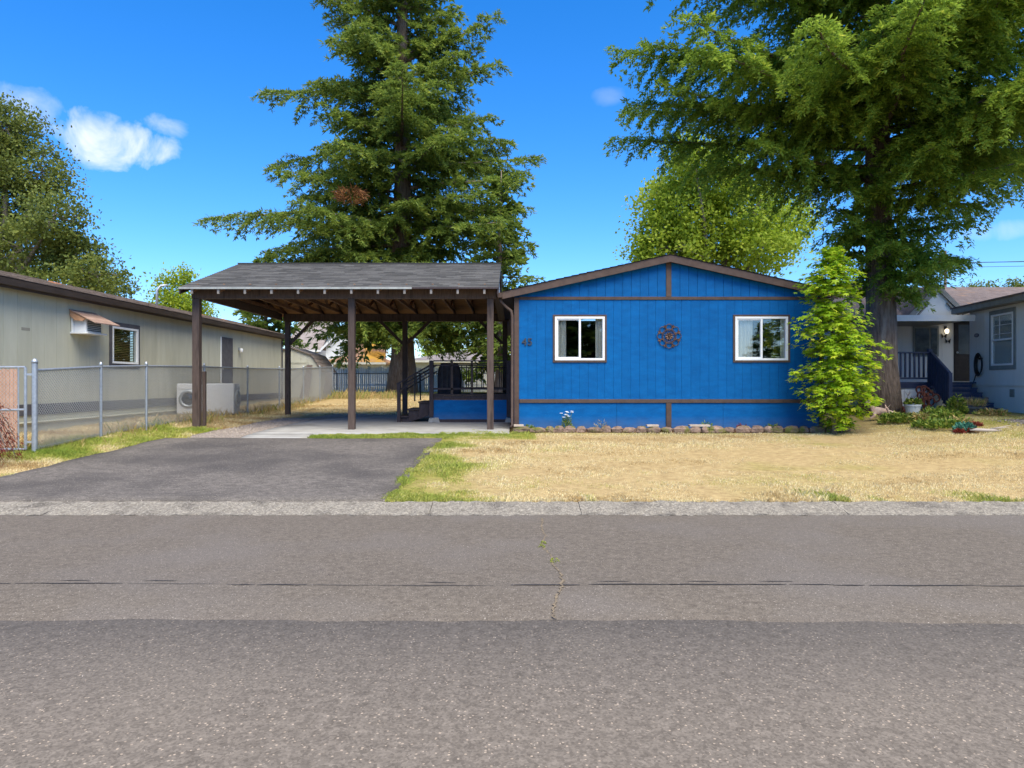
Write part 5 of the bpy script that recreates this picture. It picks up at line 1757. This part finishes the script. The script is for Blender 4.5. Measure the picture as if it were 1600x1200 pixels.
# low plants of the bed
specs = [(1397, 655, 16.2, .32, .22, 'green'), (1418, 655, 16.0, .34, .2, 'green'), (1440, 656, 15.8, .36, .2, 'weed2'), (1462, 652, 15.8, .34, .3, 'green'), (1480, 655, 15.4, .34, .26, 'green'),
         (1455, 668, 14.9, .36, .16, 'green'), (1478, 670, 14.6, .38, .18, 'green'), (1500, 664, 14.8, .3, .14, 'weed2'), (1508, 676, 14.1, .19, .17, 'teal'), (1499, 679, 14.0, .09, .07, 'red'),
         (1519, 679, 13.95, .09, .07, 'red'), (1524, 668, 14.5, .12, .08, 'red'), (1550, 648, 16.6, .36, .12, 'weed2'), (1495, 638, 17.2, .2, .45, 'green')]
names = {'green': ('garden_plant', 'leafy green bed plant'), 'weed2': ('garden_plant', 'yellowing bed plant'), 'teal': ('succulent_plant', 'blue-green succulent'), 'red': ('garden_plant', 'small red-leaved bed plant')}
where = ['nearest the fir trunk', 'below the pale pot', 'below the rusty sculpture', 'below the stair railing', 'in front of the lowest navy step', 'at the lawn edge left', 'at the lawn edge centre',
         'between the green clumps and the path', 'at the corner of the lawn and the gravel path', 'left of the succulent', 'right of the succulent', 'behind the succulent', 'at the right of the steps', 'standing tall before the newel post']
for i, (px, py, d, rx, hz, kd) in enumerate(specs):
    c = at(px, py, d)
    mt = {'green': M['green'], 'weed2': M['weed'], 'teal': M['teal'], 'red': M['redleaf']}[kd]
    nm, lb = names[kd]
    z = g1(c.x, c.y) + .01
    t = thing(nm, (c.x, c.y, z), lb + ' ' + where[i], 'plant', 'plants of the neighbour\'s bed')
    leafclump('foliage', (c.x, c.y, z), rx, hz, 420 if kd != 'weed2' else 300, {'teal': .07, 'red': .05}.get(kd, .10), {'teal': .035, 'red': .022}.get(kd, .045), mt, t, 40 + i, up=.7)
    MB().tube([(c.x, c.y, z - .03), (c.x, c.y, z + hz * .5)], .012, n=5).build('stem', M['oldwood'], t)
# pale driftwood on the path edge
c = at(1542, 680, 13.8)
t = thing('driftwood', (c.x, c.y, g1(c.x, c.y)), 'bleached driftwood branch lying beside the succulent', 'driftwood')
b = MB(); gz0 = g1(c.x, c.y)
b.tube([(c.x - .3, c.y + .05, gz0 + .05), (c.x - .2, c.y, gz0 + .06), (c.x + .1, c.y - .03, gz0 + .05), (c.x + .3, c.y, gz0 + .05)], [.012, .035, .03, .012], n=8)
for k, (dx, dz) in enumerate(((.15, .12), (.25, .16), (.1, .10))):
    b.tube([(c.x + .05 + dx * .2, c.y, gz0 + .08), (c.x + .2 + dx, c.y + .05 * k - .1, gz0 + dz)], [.018, .004], n=5)
b.build('branch', pm('bleached_wood', (.34, .28, .23), (.46, .40, .35), rough=.8), t, smooth=True)

# small plants along the blue house
c = at(886, 662, 15.95)
t = thing('daisy_plant', (c.x, c.y, g1(c.x, c.y)), 'white-flowered daisy plant against the blue skirting below the left window', 'plant')
r = np.random.RandomState(8)
gz0 = g1(c.x, c.y) + .07
b = MB()
heads = []
for k in range(11):
    p_ = Vector((c.x + r.normal() * .07, c.y + r.normal() * .04, gz0 + r.uniform(.25, .40)))
    b.tube([(c.x + r.normal() * .02, c.y, gz0 - .03), p_], .004, n=4)
    heads.append(p_)
b.build('stem', pm('stem_green', (.08, .14, .03), (.14, .2, .05)), t)
leafclump('foliage', (c.x, c.y, gz0), .11, .28, 240, .07, .018, M['green'], t, 9, up=1.0)
for p_ in heads:
    f = MB()
    f.lathe(p_, [(.001, .004), (.035, .012), (.04, .006), (.02, 0)], 9)
    f.build('flower', M['white'], t)
for i, (px, rx, hz, mt, lb) in enumerate(((940, .16, .2, M['weed'], 'thin straggly dry weed right of the daisy plant'), (1104, .14, .16, M['green'], 'small green weed right of the skirting post'), (1207, .15, .1, M['green'], 'low green weed below the right window'), (826, .1, .07, M['green'], 'tiny green weed near the left corner of the blue house'), (1160, .12, .10, M['redleaf'], 'small reddish seedling between the two green weeds'))):
    c = at(px, 665, 15.98)
    z = g1(c.x, c.y) + .06
    t = thing('bed_weed', (c.x, c.y, z), lb, 'plant', 'weeds in the bed of the blue house')
    leafclump('foliage', (c.x, c.y, z), rx, hz, 90, .08, .022 if i else .01, mt, t, 60 + i, up=1.0)
    MB().tube([(c.x, c.y, z - .03), (c.x, c.y, z + hz * .7)], .005, n=4).build('stem', M['oldwood'], t)
for i, (px, py, lb) in enumerate(((849, 852, 'topmost small yellow-green weed growing in the road crack'), (846, 858, 'middle yellow-green weed in the road crack'), (867, 881, 'largest yellow-green weed in the road crack'))):
    d = EYE * FPX / (py - HORIZON)
    c = Vector(((px - 800) * d / FPX, d, .015))
    t = thing('crack_weed', tuple(c), lb, 'weed', 'weeds in the road crack')
    leafclump('foliage', tuple(c), .022 + .008 * i, .02 + .006 * i, 45, .018, .008, leafmat('weed_leaf', [(0, (.16, .2, .02)), (1, (.36, .40, .05))], trans=.3) if i == 0 else bpy.data.materials['weed_leaf'], t, 70 + i, up=.8)

# utility pole far right with its wires
pd = 60
c = at(1477, 620, pd)
up_ = thing('utility_pole', (c.x, pd, 1.2), 'thin utility pole with cross-arms and wires above the right neighbour\'s roof', 'utility pole')
zt = at(0, 392, pd).z
MB().tube([(c.x, pd, 1.0), (c.x, pd, zt)], [.16, .10], n=8).build('pole', M['oldwood'], up_)
for zz, hw in ((at(0, 412, pd).z, 1.0), (at(0, 418, pd).z, .8)):
    MB().beam((c.x - hw, pd, zz + .1), (c.x + hw, pd - .2, zz - .1), .1, .12).build('cross_arm', M['oldwood'], up_)
for k, (dz, dx) in enumerate(((.12, -.8), (.12, .8), (-.25, .5))):
    z0 = at(0, 413, pd).z + dz
    MB().tube([(c.x + dx + t * 60, pd - t * 12, z0 + 2.0 * t - 1.6 * 4 * t * (1 - t) * .5) for t in np.linspace(0, 1, 14)], .018, n=4).build('wire', M['black'], up_)

# ------------------------------------------------------------------ trees
M['bark'] = pm('fir_bark', (.10, .072, .055), (.24, .18, .14), scale=5, rough=.95, bump=1, bscale=9, stretch=(3, 3, .6), bdist=.06, c3=(.28, .24, .20), s3=1.4, t3=.62)
M['bark2'] = pm('grey_bark', (.13, .11, .09), (.25, .22, .19), scale=5, rough=.95, bump=1, bscale=12, stretch=(3, 3, .8), bdist=.03)
M['fir'] = leafmat('fir_needles', [(0, (.065, .115, .025)), (.45, (.16, .23, .04)), (.78, (.28, .33, .055)), (1, (.42, .41, .08))], trans=.42, rough=.65)
M['spruce'] = leafmat('spruce_needles', [(0, (.12, .20, .03)), (.4, (.22, .33, .042)), (.75, (.33, .43, .055)), (1, (.52, .56, .09))], trans=.5, rough=.6)
M['leafolive'] = leafmat('olive_leaves', [(0, (.06, .085, .02)), (.5, (.13, .17, .034)), (1, (.24, .26, .055))], trans=.35)
M['leaflime'] = leafmat('lime_leaves', [(0, (.15, .225, .02)), (.5, (.29, .39, .035)), (1, (.47, .52, .06))], trans=.45)
M['maple'] = leafmat('maple_leaves', [(0, (.20, .34, .016)), (.5, (.36, .52, .026)), (.85, (.52, .62, .04)), (1, (.66, .66, .06))], trans=.45, rough=.5)
M['redmaple'] = leafmat('red_maple_leaves', [(0, (.10, .018, .014)), (.6, (.20, .04, .03)), (1, (.34, .10, .06))], trans=.4)


def conifer(name, base, H, tr, prof, zlow, nb, seed, label, spray=(.26, .085), sub=.30, step=.13, droop=.25, hang=.35, elev=(-8, 35), mat='fir', trunk_bare=0, extra=(), gap=0.0, per=3, group=None, tipmix=.25, trmat='bark', tipl=.28, ztop=99, away=1.0):
    """trunk, limbs and needle sprays; prof(z)->branch reach at height z above base"""
    r = np.random.RandomState(seed)
    t = thing(name, base, label, 'tree', group)
    bx, by, bz = base
    tb = MB()
    zs = np.linspace(-.3, H, 14)
    cur = [(bx + .05 * math.sin(z * .7) * (z > 1), by, bz + z) for z in zs]
    tb.tube(cur, [max(.02, tr * (1 - z / H) ** .8 * (1 + .45 * math.exp(-max(z, 0) * 1.6))) for z in zs], n=12)
    Ps, Ds, Ls, Ws, vs = [], [], [], [], []
    brs = []
    ga = 2.399963
    for i in range(nb):
        f = ((i + .5) / nb) ** 1.15
        z = zlow + (H - zlow) * f * .985
        az = i * ga + r.normal() * .35
        Rr = prof(z) * r.uniform(.62, 1.08)
        if r.rand() < gap: Rr *= .55
        brs.append((z, az, Rr, None))
    for e in extra:
        brs.append(e)
    for z, az, Rr, ev in brs:
        if math.sin(az) > .25: Rr *= away
        if Rr < .25: continue
        f = min(1, max(0, (z - zlow) / (H - zlow)))
        e0 = R(elev[0] + (elev[1] - elev[0]) * f) if ev is None else ev
        e0 += r.normal() * .08
        ca, sa = math.cos(az), math.sin(az)
        n = max(5, int(Rr / .5))
        ts = np.linspace(0, 1, n + 1)
        wob = np.cumsum(r.normal(size=n + 1)) * .02 * Rr / 3
        hx = ts * Rr
        hz = np.tan(e0) * hx - droop * Rr * ts ** 2 + droop * .55 * Rr * ts ** 4
        px = bx + ca * hx - sa * wob
        py = by + sa * hx + ca * wob
        pz = bz + z + hz
        path = np.stack([px, py, pz], 1)
        tb.tube([tuple(p) for p in path[::2]] if n > 6 else [tuple(p) for p in path], [max(.006, .022 * Rr ** .8 * (1 - .92 * tt)) for tt in (ts[::2] if n > 6 else ts)], n=5, cap=False)
        fine = (z < ztop) and math.sin(az) < .35
        m_ = int(Rr / sub) * 2 + 4
        for k in range(m_):
            tt = .12 + .88 * (k + r.rand()) / m_
            j = min(n - 1, int(tt * n)); fr = tt * n - j
            p0 = path[j] * (1 - fr) + path[j + 1] * fr
            dv = path[j + 1] - path[j]
            dv = dv / np.linalg.norm(dv)
            side = np.array([-sa, ca, 0]) * (1 if k % 2 else -1)
            fw = r.uniform(.35, .9)
            d2 = dv * fw + side * (1 - .35 * fw) + np.array([0, 0, r.normal() * .3])
            d2 /= np.linalg.norm(d2)
            ln = min(1.5, (.26 * Rr * (1 - tt) ** .7 + tipl)) * r.uniform(.65, 1.2)
            q = max(2, int(ln / (step if fine else step * 1.9)))
            s = (np.arange(q) + r.rand(q)) / q
            pos = p0 + d2 * (s * ln)[:, None]
            pos[:, 2] -= hang * ln * s ** 1.6
            for c_ in range(per if fine else 3):
                sg = r.choice([-1, 1], q)
                perp = np.cross(d2, np.array([0, 0, 1.0])); perp /= max(1e-6, np.linalg.norm(perp))
                D = d2 * r.uniform(.3, 1.0, (q, 1)) + perp * (sg * r.uniform(.2, .9, q))[:, None] + np.array([0, 0, -1.]) * (hang * r.uniform(.0, 1.3, q) - .12)[:, None] + r.normal(size=(q, 3)) * .3
                Ps.append(pos + r.normal(size=(q, 3)) * .03)
                Ds.append(D)
                Ls.append(spray[0] * r.uniform(.6, 1.25, q) * (1 if fine else 1.7))
                Ws.append(spray[1] * r.uniform(.7, 1.3, q) * (1 if fine else 2.3))
                bv = r.rand() * .3
                vs.append(np.clip(bv + r.rand(q) * .45 + tipmix * (s > .8) * r.rand(q), 0, 1))
    P = np.concatenate(Ps); D = np.concatenate(Ds)
    V, F, _ = kites(P, D, np.concatenate(Ls), np.concatenate(Ws), r, fold=.5, nbias=((0, 0, 1), .55))
    tb.build('trunk', M[trmat], t, smooth=True)
    print('crown', name, len(F))
    arrays('crown', V, F, M[mat], t, v=np.concatenate(vs))
    return t


def broadleaf(name, base, blobs, trunk_r, label, n_twig=900, per=26, leaf=(.11, .07), spread=.42, mat='leafolive', seed=1, group=None, top=None, hollow=.25, barkm='bark2'):
    r = np.random.RandomState(seed)
    t = thing(name, base, label, 'tree', group)
    base = Vector(base)
    tb = MB()
    vol = np.array([b_[3] * b_[4] * b_[5] for b_ in blobs]) ** .7
    cnt = (n_twig * vol / vol.sum()).astype(int)
    fork = base + Vector((0, 0, min(b_[2] for b_ in blobs) - base.z)) * .6
    tb.tube([base - Vector((0, 0, .3)), base + (fork - base) * .5, fork], [trunk_r * 1.25, trunk_r, trunk_r * .85], n=10)
    Ps, Ds = [], []
    vv = []
    for b_, c in zip(blobs, cnt):
        cc = Vector(b_[:3])
        mid = fork + (cc - fork) * .55 + Vector((r.normal() * .2, r.normal() * .2, .2))
        tb.tube([fork, mid, cc], [trunk_r * .55, trunk_r * .35, trunk_r * .12], n=7)
        for k in range(c):
            th, cz = r.rand() * 6.283, r.uniform(-1, 1)
            rr = r.uniform(hollow, 1) ** .5
            sn = math.sqrt(1 - cz * cz)
            p = np.array([cc.x + b_[3] * rr * sn * math.cos(th), cc.y + b_[4] * rr * sn * math.sin(th), cc.z + b_[5] * rr * cz])
            if k % 9 == 0:
                tb.tube([tuple(cc + (Vector(p) - cc) * .15), tuple(cc + (Vector(p) - cc) * .6 + Vector((0, 0, .1))), tuple(p)], [trunk_r * .10, trunk_r * .06, .008], n=4, cap=False)
            n = max(4, int(per * r.uniform(.5, 1.4)))
            q = p + r.normal(size=(n, 3)) * np.array([spread, spread, spread * .6]) * r.uniform(.5, 1.1)
            Ps.append(q)
            Ds.append(r.normal(size=(n, 3)) + np.array([0, 0, -.35]))
            vv.append(np.clip(r.rand() * .4 + r.rand(n) * .6, 0, 1))
    P = np.concatenate(Ps); D = np.concatenate(Ds)
    n = len(P)
    V, F, _ = kites(P, D, leaf[0] * r.uniform(.6, 1.3, n), leaf[1] * r.uniform(.7, 1.2, n), r, fold=.3, nbias=((0, 0, 1), .8))
    tb.build('trunk', M[barkm], t, smooth=True)
    arrays('crown', V, F, M[mat], t, v=np.concatenate(vv))
    return t


# tall fir behind the carport
fb = at(628, 614, 36)
conifer('fir_tree', (fb.x, 36, g1(fb.x, 36) - .05), 29.5, .62, lambda z: min(7.2, (29.5 - z) * .36 + .3) * (1 if z > 6 else .8), 3.4, 225, 77, 'tall irregular dark fir rising behind the carport',
        spray=(.25, .062), sub=.32, step=.13, droop=.16, hang=.5, elev=(-6, 30), gap=.3, per=9, tipl=.5,
        extra=[(9.6, math.pi + .12, 9.6, R(-3)), (8.8, math.pi - .25, 8.2, R(-6)), (15.5, math.pi + .1, 7.0, R(6)), (13.2, math.pi - .1, 6.6, R(-8)), (12.2, .1, 6.4, R(-4)), (9.0, -.2, 6.8, R(-8)),
               (4.2, -2.2, 3.6, R(-12)), (4.6, -1.0, 4.2, R(-14)), (3.8, -2.7, 3.2, R(-10)), (4.4, 2.7, 5.4, R(-8)), (5.0, -.5, 5.0, R(-14))])
# dead brown spray on it
c = at(548, 305, 31.8)
leafclump('dead_foliage', (c.x, c.y, c.z),   .7, .38, 500, .26, .045, leafmat('dead_needles', [(0, (.14, .05, .02)), (1, (.34, .15, .05))], trans=.2), None, 3, up=-.2, lo=-1)
tag(COL.objects[-1], 'rusty brown dead branch cluster among the fir\'s green boughs', 'dead branch')
fb2 = at(782, 612, 33)
conifer('fir_tree', (fb2.x, 33, g1(fb2.x, 33)), 10.6, .26, lambda z: min(2.5, (10.6 - z) * .32 + .15), 1.6, 85, 78, 'shorter dense fir behind the deck, right of the tall one', spray=(.24, .09), sub=.26, step=.14, droop=.15, hang=.35, elev=(-12, 30), per=4)
fb3 = at(415, 600, 42)
conifer('fir_tree', (fb3.x, 42, g1(fb3.x, 42)), 8.4, .2, lambda z: min(2.7, (8.4 - z) * .42 + .15), 1.2, 70, 79, 'small fir seen left of the tall one under the carport eave', spray=(.28, .11), sub=.3, step=.16, droop=.12, hang=.3, elev=(-8, 30), per=4)
# big spruce right, in front of the neighbour's porch
conifer('spruce_tree', (9.6, 18.4, g1(9.6, 18.4) - .05), 21, .40, lambda z: (6.9 if z < 12 else max(.3, 6.9 - (z - 12) * .75)) * (1 if z > 6.6 else (.62 if z > 5.6 else .3)), 3.2, 165, 91, 'huge drooping spruce with bare lower trunk at the right corner of the blue house',
        spray=(.125, .04), sub=.2, step=.07, droop=.10, hang=.62, elev=(0, 30), mat='spruce', per=9, ztop=13, away=.45, tipmix=.35, gap=.12,  # unseen far-side boughs and top cut short to let light onto the porch
        extra=[(6.6, -1.4, 4.6, R(4)), (7.4, -1.8, 5.0, R(6)), (8.2, -1.3, 5.2, R(6)), (9.2, -1.6, 5.4, R(8)), (6.0, -1.7, 3.4, R(0)), (10.2, -2.6, 6.8, R(6)), (11.0, -3.0, 6.8, R(6)), (11.6, -2.3, 6.8, R(8)), (12.2, -2.8, 6.4, R(8)), (10.6, -1.9, 6.2, R(8)), (7.0, -2.9, 6.2, R(6)), (8.0, math.pi, 6.6, R(6)), (7.8, -2.6, 6.6, R(8)), (7.2, -1.9, 6.2, R(10)), (7.0, -1.2, 6.0, R(8)), (6.6, -.5, 6.4, R(6)), (6.4, .1, 6.0, R(2)), (8.0, -2.2, 6.6, R(10)), (7.6, -.9, 6.4, R(10)), (7.6, -1.55, 5.8, R(12)), (9.0, -2.9, 6.6, R(8)), (8.6, -1.7, 6.2, R(12)),
               (7.8, -.3, 6.6, R(8)), (3.9, -.9, 1.7, R(-5)), (4.4, -.2, 2.2, R(-8)), (3.4, -1.3, 1.1, R(-10)), (4.8, .3, 2.6, R(-8)), (4.9, -2.4, 1.6, R(-6))])
# broadleaf trees
c = at(1105, 600, 31)
bl = []
for px, py, rx, rz in ((1060, 330, 1.7, 1.3), (1110, 290, 1.9, 1.5), (1170, 330, 1.8, 1.4), (1050, 390, 1.5, 1.0), (1120, 380, 1.9, 1.2), (1190, 390, 1.6, 1.0), (1225, 350, 1.4, 1.3), (1085, 250, 1.3, 1.0), (1032, 310, 1.0, .9), (1012, 395, .8, .6), (1035, 355, 1.2, 1.0)):
    p_ = at(px, py, 31 + rs.normal() * 1.0)
    bl.append((p_.x, p_.y, p_.z, rx, rx, rz))
broadleaf('broadleaf_tree', (c.x, 31, g1(c.x, 31)), bl, .28, 'bright yellow-green broadleaf tree behind the blue house roof', n_twig=1100, per=36, leaf=(.17, .12), spread=.36, mat='leaflime', seed=101)
c = at(60, 600, 40)
bl = []
for px, py, rx, rz in ((10, 200, 2.0, 1.6), (-50, 230, 2.6, 2.2), (60, 270, 1.9, 1.6), (0, 320, 2.6, 2.0), (85, 340, 1.7, 1.5), (40, 390, 2.6, 1.6), (120, 400, 1.7, 1.2), (-60, 360, 3, 2.5), (150, 430, 1.5, .9), (90, 450, 2.4, 1.2), (180, 447, 1.0, .6), (-20, 440, 3, 1.6)):
    p_ = at(px, py, 40 + rs.normal() * 1.2)
    bl.append((p_.x, p_.y, p_.z, rx, rx, rz))
broadleaf('broadleaf_tree', (c.x - 3, 40, g1(c.x, 40)), bl, .45, 'large dark olive broadleaf tree behind the left mobile home', n_twig=2300, per=30, leaf=(.20, .13), spread=.42, mat='leafolive', seed=102)
c = at(285, 600, 46)
bl = []
for px, py, rx, rz in ((270, 450, 1.0, .9), (300, 470, 1.2, .8), (255, 470, .9, .7), (285, 432, .7, .6), (318, 482, .7, .5), (280, 490, 1.4, .6)):
    p_ = at(px, py, 46)
    bl.append((p_.x, p_.y, p_.z, rx, rx, rz))
broadleaf('broadleaf_tree', (c.x, 46, g1(c.x, 46)), bl, .2, 'small lime-green tree showing above the mobile home roof left of the carport', n_twig=230, per=26, leaf=(.2, .13), spread=.36, mat='leaflime', seed=103)
for i, (px, py, d, lb) in enumerate(((690, 540, 58, 'lime bush glimpsed right of the fir trunk'), (566, 520, 66, 'lime bush glimpsed above the white gabled house'), (1590, 450, 60, 'low green treetop above the right neighbour\'s roof'), (1530, 452, 64, 'thin treetop beside the utility pole'))):
    p_ = at(px, py, d)
    broadleaf('background_tree', (p_.x, d, 1.25), [(p_.x, d, p_.z - .4, 1.7, 1.5, 1.1), (p_.x + 1, d, p_.z - .9, 1.3, 1.2, .9)], .15, lb, n_twig=110, per=26, leaf=(.24, .16), spread=.4, mat='leaflime' if i < 2 else 'leafolive', seed=110 + i)
# weeping red maple at the left edge
t = thing('red_maple_shrub', (-8.15, 10.6, g1(-8.15, 10.6)), 'dark red laceleaf maple drooping in at the left edge', 'shrub')
r = np.random.RandomState(3)
tb = MB()
gz0 = g1(-8.15, 10.6)
Ps, Ds = [], []
for k in range(46):
    a = r.rand() * 6.283
    ln = r.uniform(.25, .62)
    h0 = r.uniform(.55, 1.05)
    pts_ = [(-8.15 + math.cos(a) * ln * s, 10.6 + math.sin(a) * ln * s, gz0 + h0 + .12 * math.sin(s * 3) - .55 * s ** 2 * ln / .5) for s in np.linspace(0, 1, 6)]
    tb.tube([(-8.15, 10.6, gz0 + h0 * .8)] + pts_, .006, n=4, cap=False)
    for p_ in pts_[2:]:
        n = 26
        Ps.append(np.array(p_) + r.normal(size=(n, 3)) * .055)
        Ds.append(np.array([math.cos(a) * .5, math.sin(a) * .5, -1.0]) + r.normal(size=(n, 3)) * .45)
tb.tube([(-8.15, 10.6, gz0 - .1), (-8.13, 10.6, gz0 + .5), (-8.15, 10.6, gz0 + .95)], [.05, .04, .02], n=8)
tb.build('stem', M['bark2'], t)
P, D = np.concatenate(Ps), np.concatenate(Ds)
V, F, v = kites(P, D, r.uniform(.05, .10, len(P)), r.uniform(.008, .016, len(P)), r)
arrays('foliage', V, F, M['redmaple'], t, v=v)

# young bigleaf maple at the right corner of the blue house
mx0, my0 = 7.02, 15.35
mz0 = g1(mx0, my0)
mp_ = thing('maple_tree', (mx0, my0, mz0), 'young bright green maple with big lobed leaves at the right corner of the blue house', 'tree')
r = np.random.RandomState(12)
lobes = []
for k in range(5):
    a = R(90 + (k - 2) * 52)
    ln = (1.0, .92, .62)[abs(k - 2)]
    a0 = a - R(24)
    lobes += [(ln * math.cos(a - .13) * .82, ln * math.sin(a - .13) * .82), (ln * math.cos(a), ln * math.sin(a)), (ln * math.cos(a + .13) * .82, ln * math.sin(a + .13) * .82)]
    if k < 4: lobes.append((.42 * math.cos(a + R(26)), .42 * math.sin(a + R(26))))
poly = [(0, -.12)] + lobes
LV = np.array([(x, y + .12, -.16 * (x * x + y * y) + .05 * abs(x)) for x, y in poly]) * .5
ncen = np.array([[0, .16, .02]])
LV = np.concatenate([LV, ncen])
nl = len(poly)
LF = np.array([(nl, i, (i + 1) % nl) for i in range(nl)])
tb = MB()
cx_ = [(mx0, my0, mz0 - .1), (mx0 + .03, my0, mz0 + 1.0), (mx0 - .02, my0 + .04, mz0 + 2.2), (mx0 - .04, my0, mz0 + 3.2), (mx0 - .1, my0, mz0 + 3.9)]
tb.tube(cx_, [.05, .042, .032, .02, .006], n=8)
tb.tube([(mx0 + .2, my0 + .12, mz0 - .1), (mx0 + .38, my0 + .1, mz0 + 1.2), (mx0 + .5, my0 + .1, mz0 + 2.4)], [.035, .028, .006], n=7)
leaves = []
tiers = [(.2, .40), (.5, .62), (.8, .92), (1.05, 1.12), (1.3, 1.15), (1.55, 1.0), (1.8, 1.0), (2.05, 1.0), (2.3, .95), (2.55, .9), (2.75, .62), (3.1, .75), (3.3, .72), (3.5, .6), (3.7, .4), (3.88, .2)]
for zt_, rad in tiers:
    nbr = int(11 + rad * 9)
    for k in range(nbr):
        a = r.rand() * 6.283
        cxo = mx0 + (.10 if zt_ < 2.5 else -.06)
        Rr = .87 * rad * r.uniform(.6, 1.12)
        z0 = mz0 + zt_ + r.normal() * .06
        p0 = np.array([cxo, my0, z0])
        tip = p0 + np.array([math.cos(a) * Rr, math.sin(a) * Rr * .8, .10 - .22 * Rr])
        tb.tube([tuple(p0), tuple(p0 + (tip - p0) * .5 + np.array([0, 0, .08])), tuple(tip)], [.008, .006, .003], n=4, cap=False)
        nlv = int(10 + Rr * 24)
        for q in range(nlv):
            s = r.uniform(.15, 1.05)
            pos = p0 + (tip - p0) * s + np.array([0, 0, .08 * 4 * s * (1 - s)]) + r.normal(size=3) * np.array([.07, .07, .045])
            leaves.append((pos, a + r.normal() * .7, r.uniform(.12, .235), -.28 + r.normal() * .28, r.normal() * .25))
tb.build('trunk', M['bark2'], mp_, smooth=True)
leaves.sort(key=lambda l: l[0][1] - l[2] * .5)
lme = bpy.data.meshes.new('leaf')
lme.from_pydata([tuple(p) for p in LV], [], [tuple(f) for f in LF])
mleaf = M['maple'].copy()
mleaf.name = 'maple_leaf_single'
nd = mleaf.node_tree
an = [n_ for n_ in nd.nodes if n_.type == 'ATTRIBUTE'][0]
oi = nd.nodes.new('ShaderNodeObjectInfo')
for l_ in list(an.outputs['Fac'].links):
    to_ = l_.to_socket
    nd.links.remove(l_)
    nd.links.new(oi.outputs['Random'], to_)
lme.materials.append(mleaf)
Vs, Fs, vs_ = [], [], []
for i, (pos, yaw, size, pitch, roll) in enumerate(leaves):
    rot = Matrix.Rotation(yaw - math.pi / 2, 4, 'Z') @ Matrix.Rotation(pitch, 4, 'X') @ Matrix.Rotation(roll, 4, 'Y')
    if i < 300:
        o = link('leaf', lme, mp_)
        o.location = tuple(pos)
        o.rotation_euler = rot.to_euler()
        o.scale = (size, size, size)
    else:
        r3 = np.array(rot.to_3x3())
        Vs.append(LV * size @ r3.T + pos)
        Fs.append(LF + len(LV) * (i - 300))
        vs_.append(np.full(len(LF), r.rand()))
tag(arrays('crown', np.concatenate(Vs), np.concatenate(Fs), M['maple'], mp_, v=np.concatenate(vs_)), kind='stuff')

# trees across the road, behind the camera: only their reflection in the window panes shows
for i, (x, y, s, lb) in enumerate(((3.4, -20, 1.1, 'fir across the road, leftmost in the window reflections'), (6.4, -22, 1.25, 'fir across the road reflected in the left window'), (15.8, -24, .62, 'low fir across the road reflected in the right window'), (20.5, -25, .55, 'lowest fir across the road, rightmost in the window reflections'))):
    src = [o for o in COL.objects if o.name == 'fir_tree.001'][0]
    n_ = src.copy()
    COL.objects.link(n_)
    n_.location = (x, y, 0)
    n_['label'] = lb
    n_['group'] = 'firs across the road'
    for ch in list(src.children):
        c_ = ch.copy()
        COL.objects.link(c_)
        c_.parent = n_
        c_.matrix_parent_inverse = Matrix.Translation(-Vector(src.location))
    n_.scale = (s * 1.6, s * 1.6, s * 1.1)
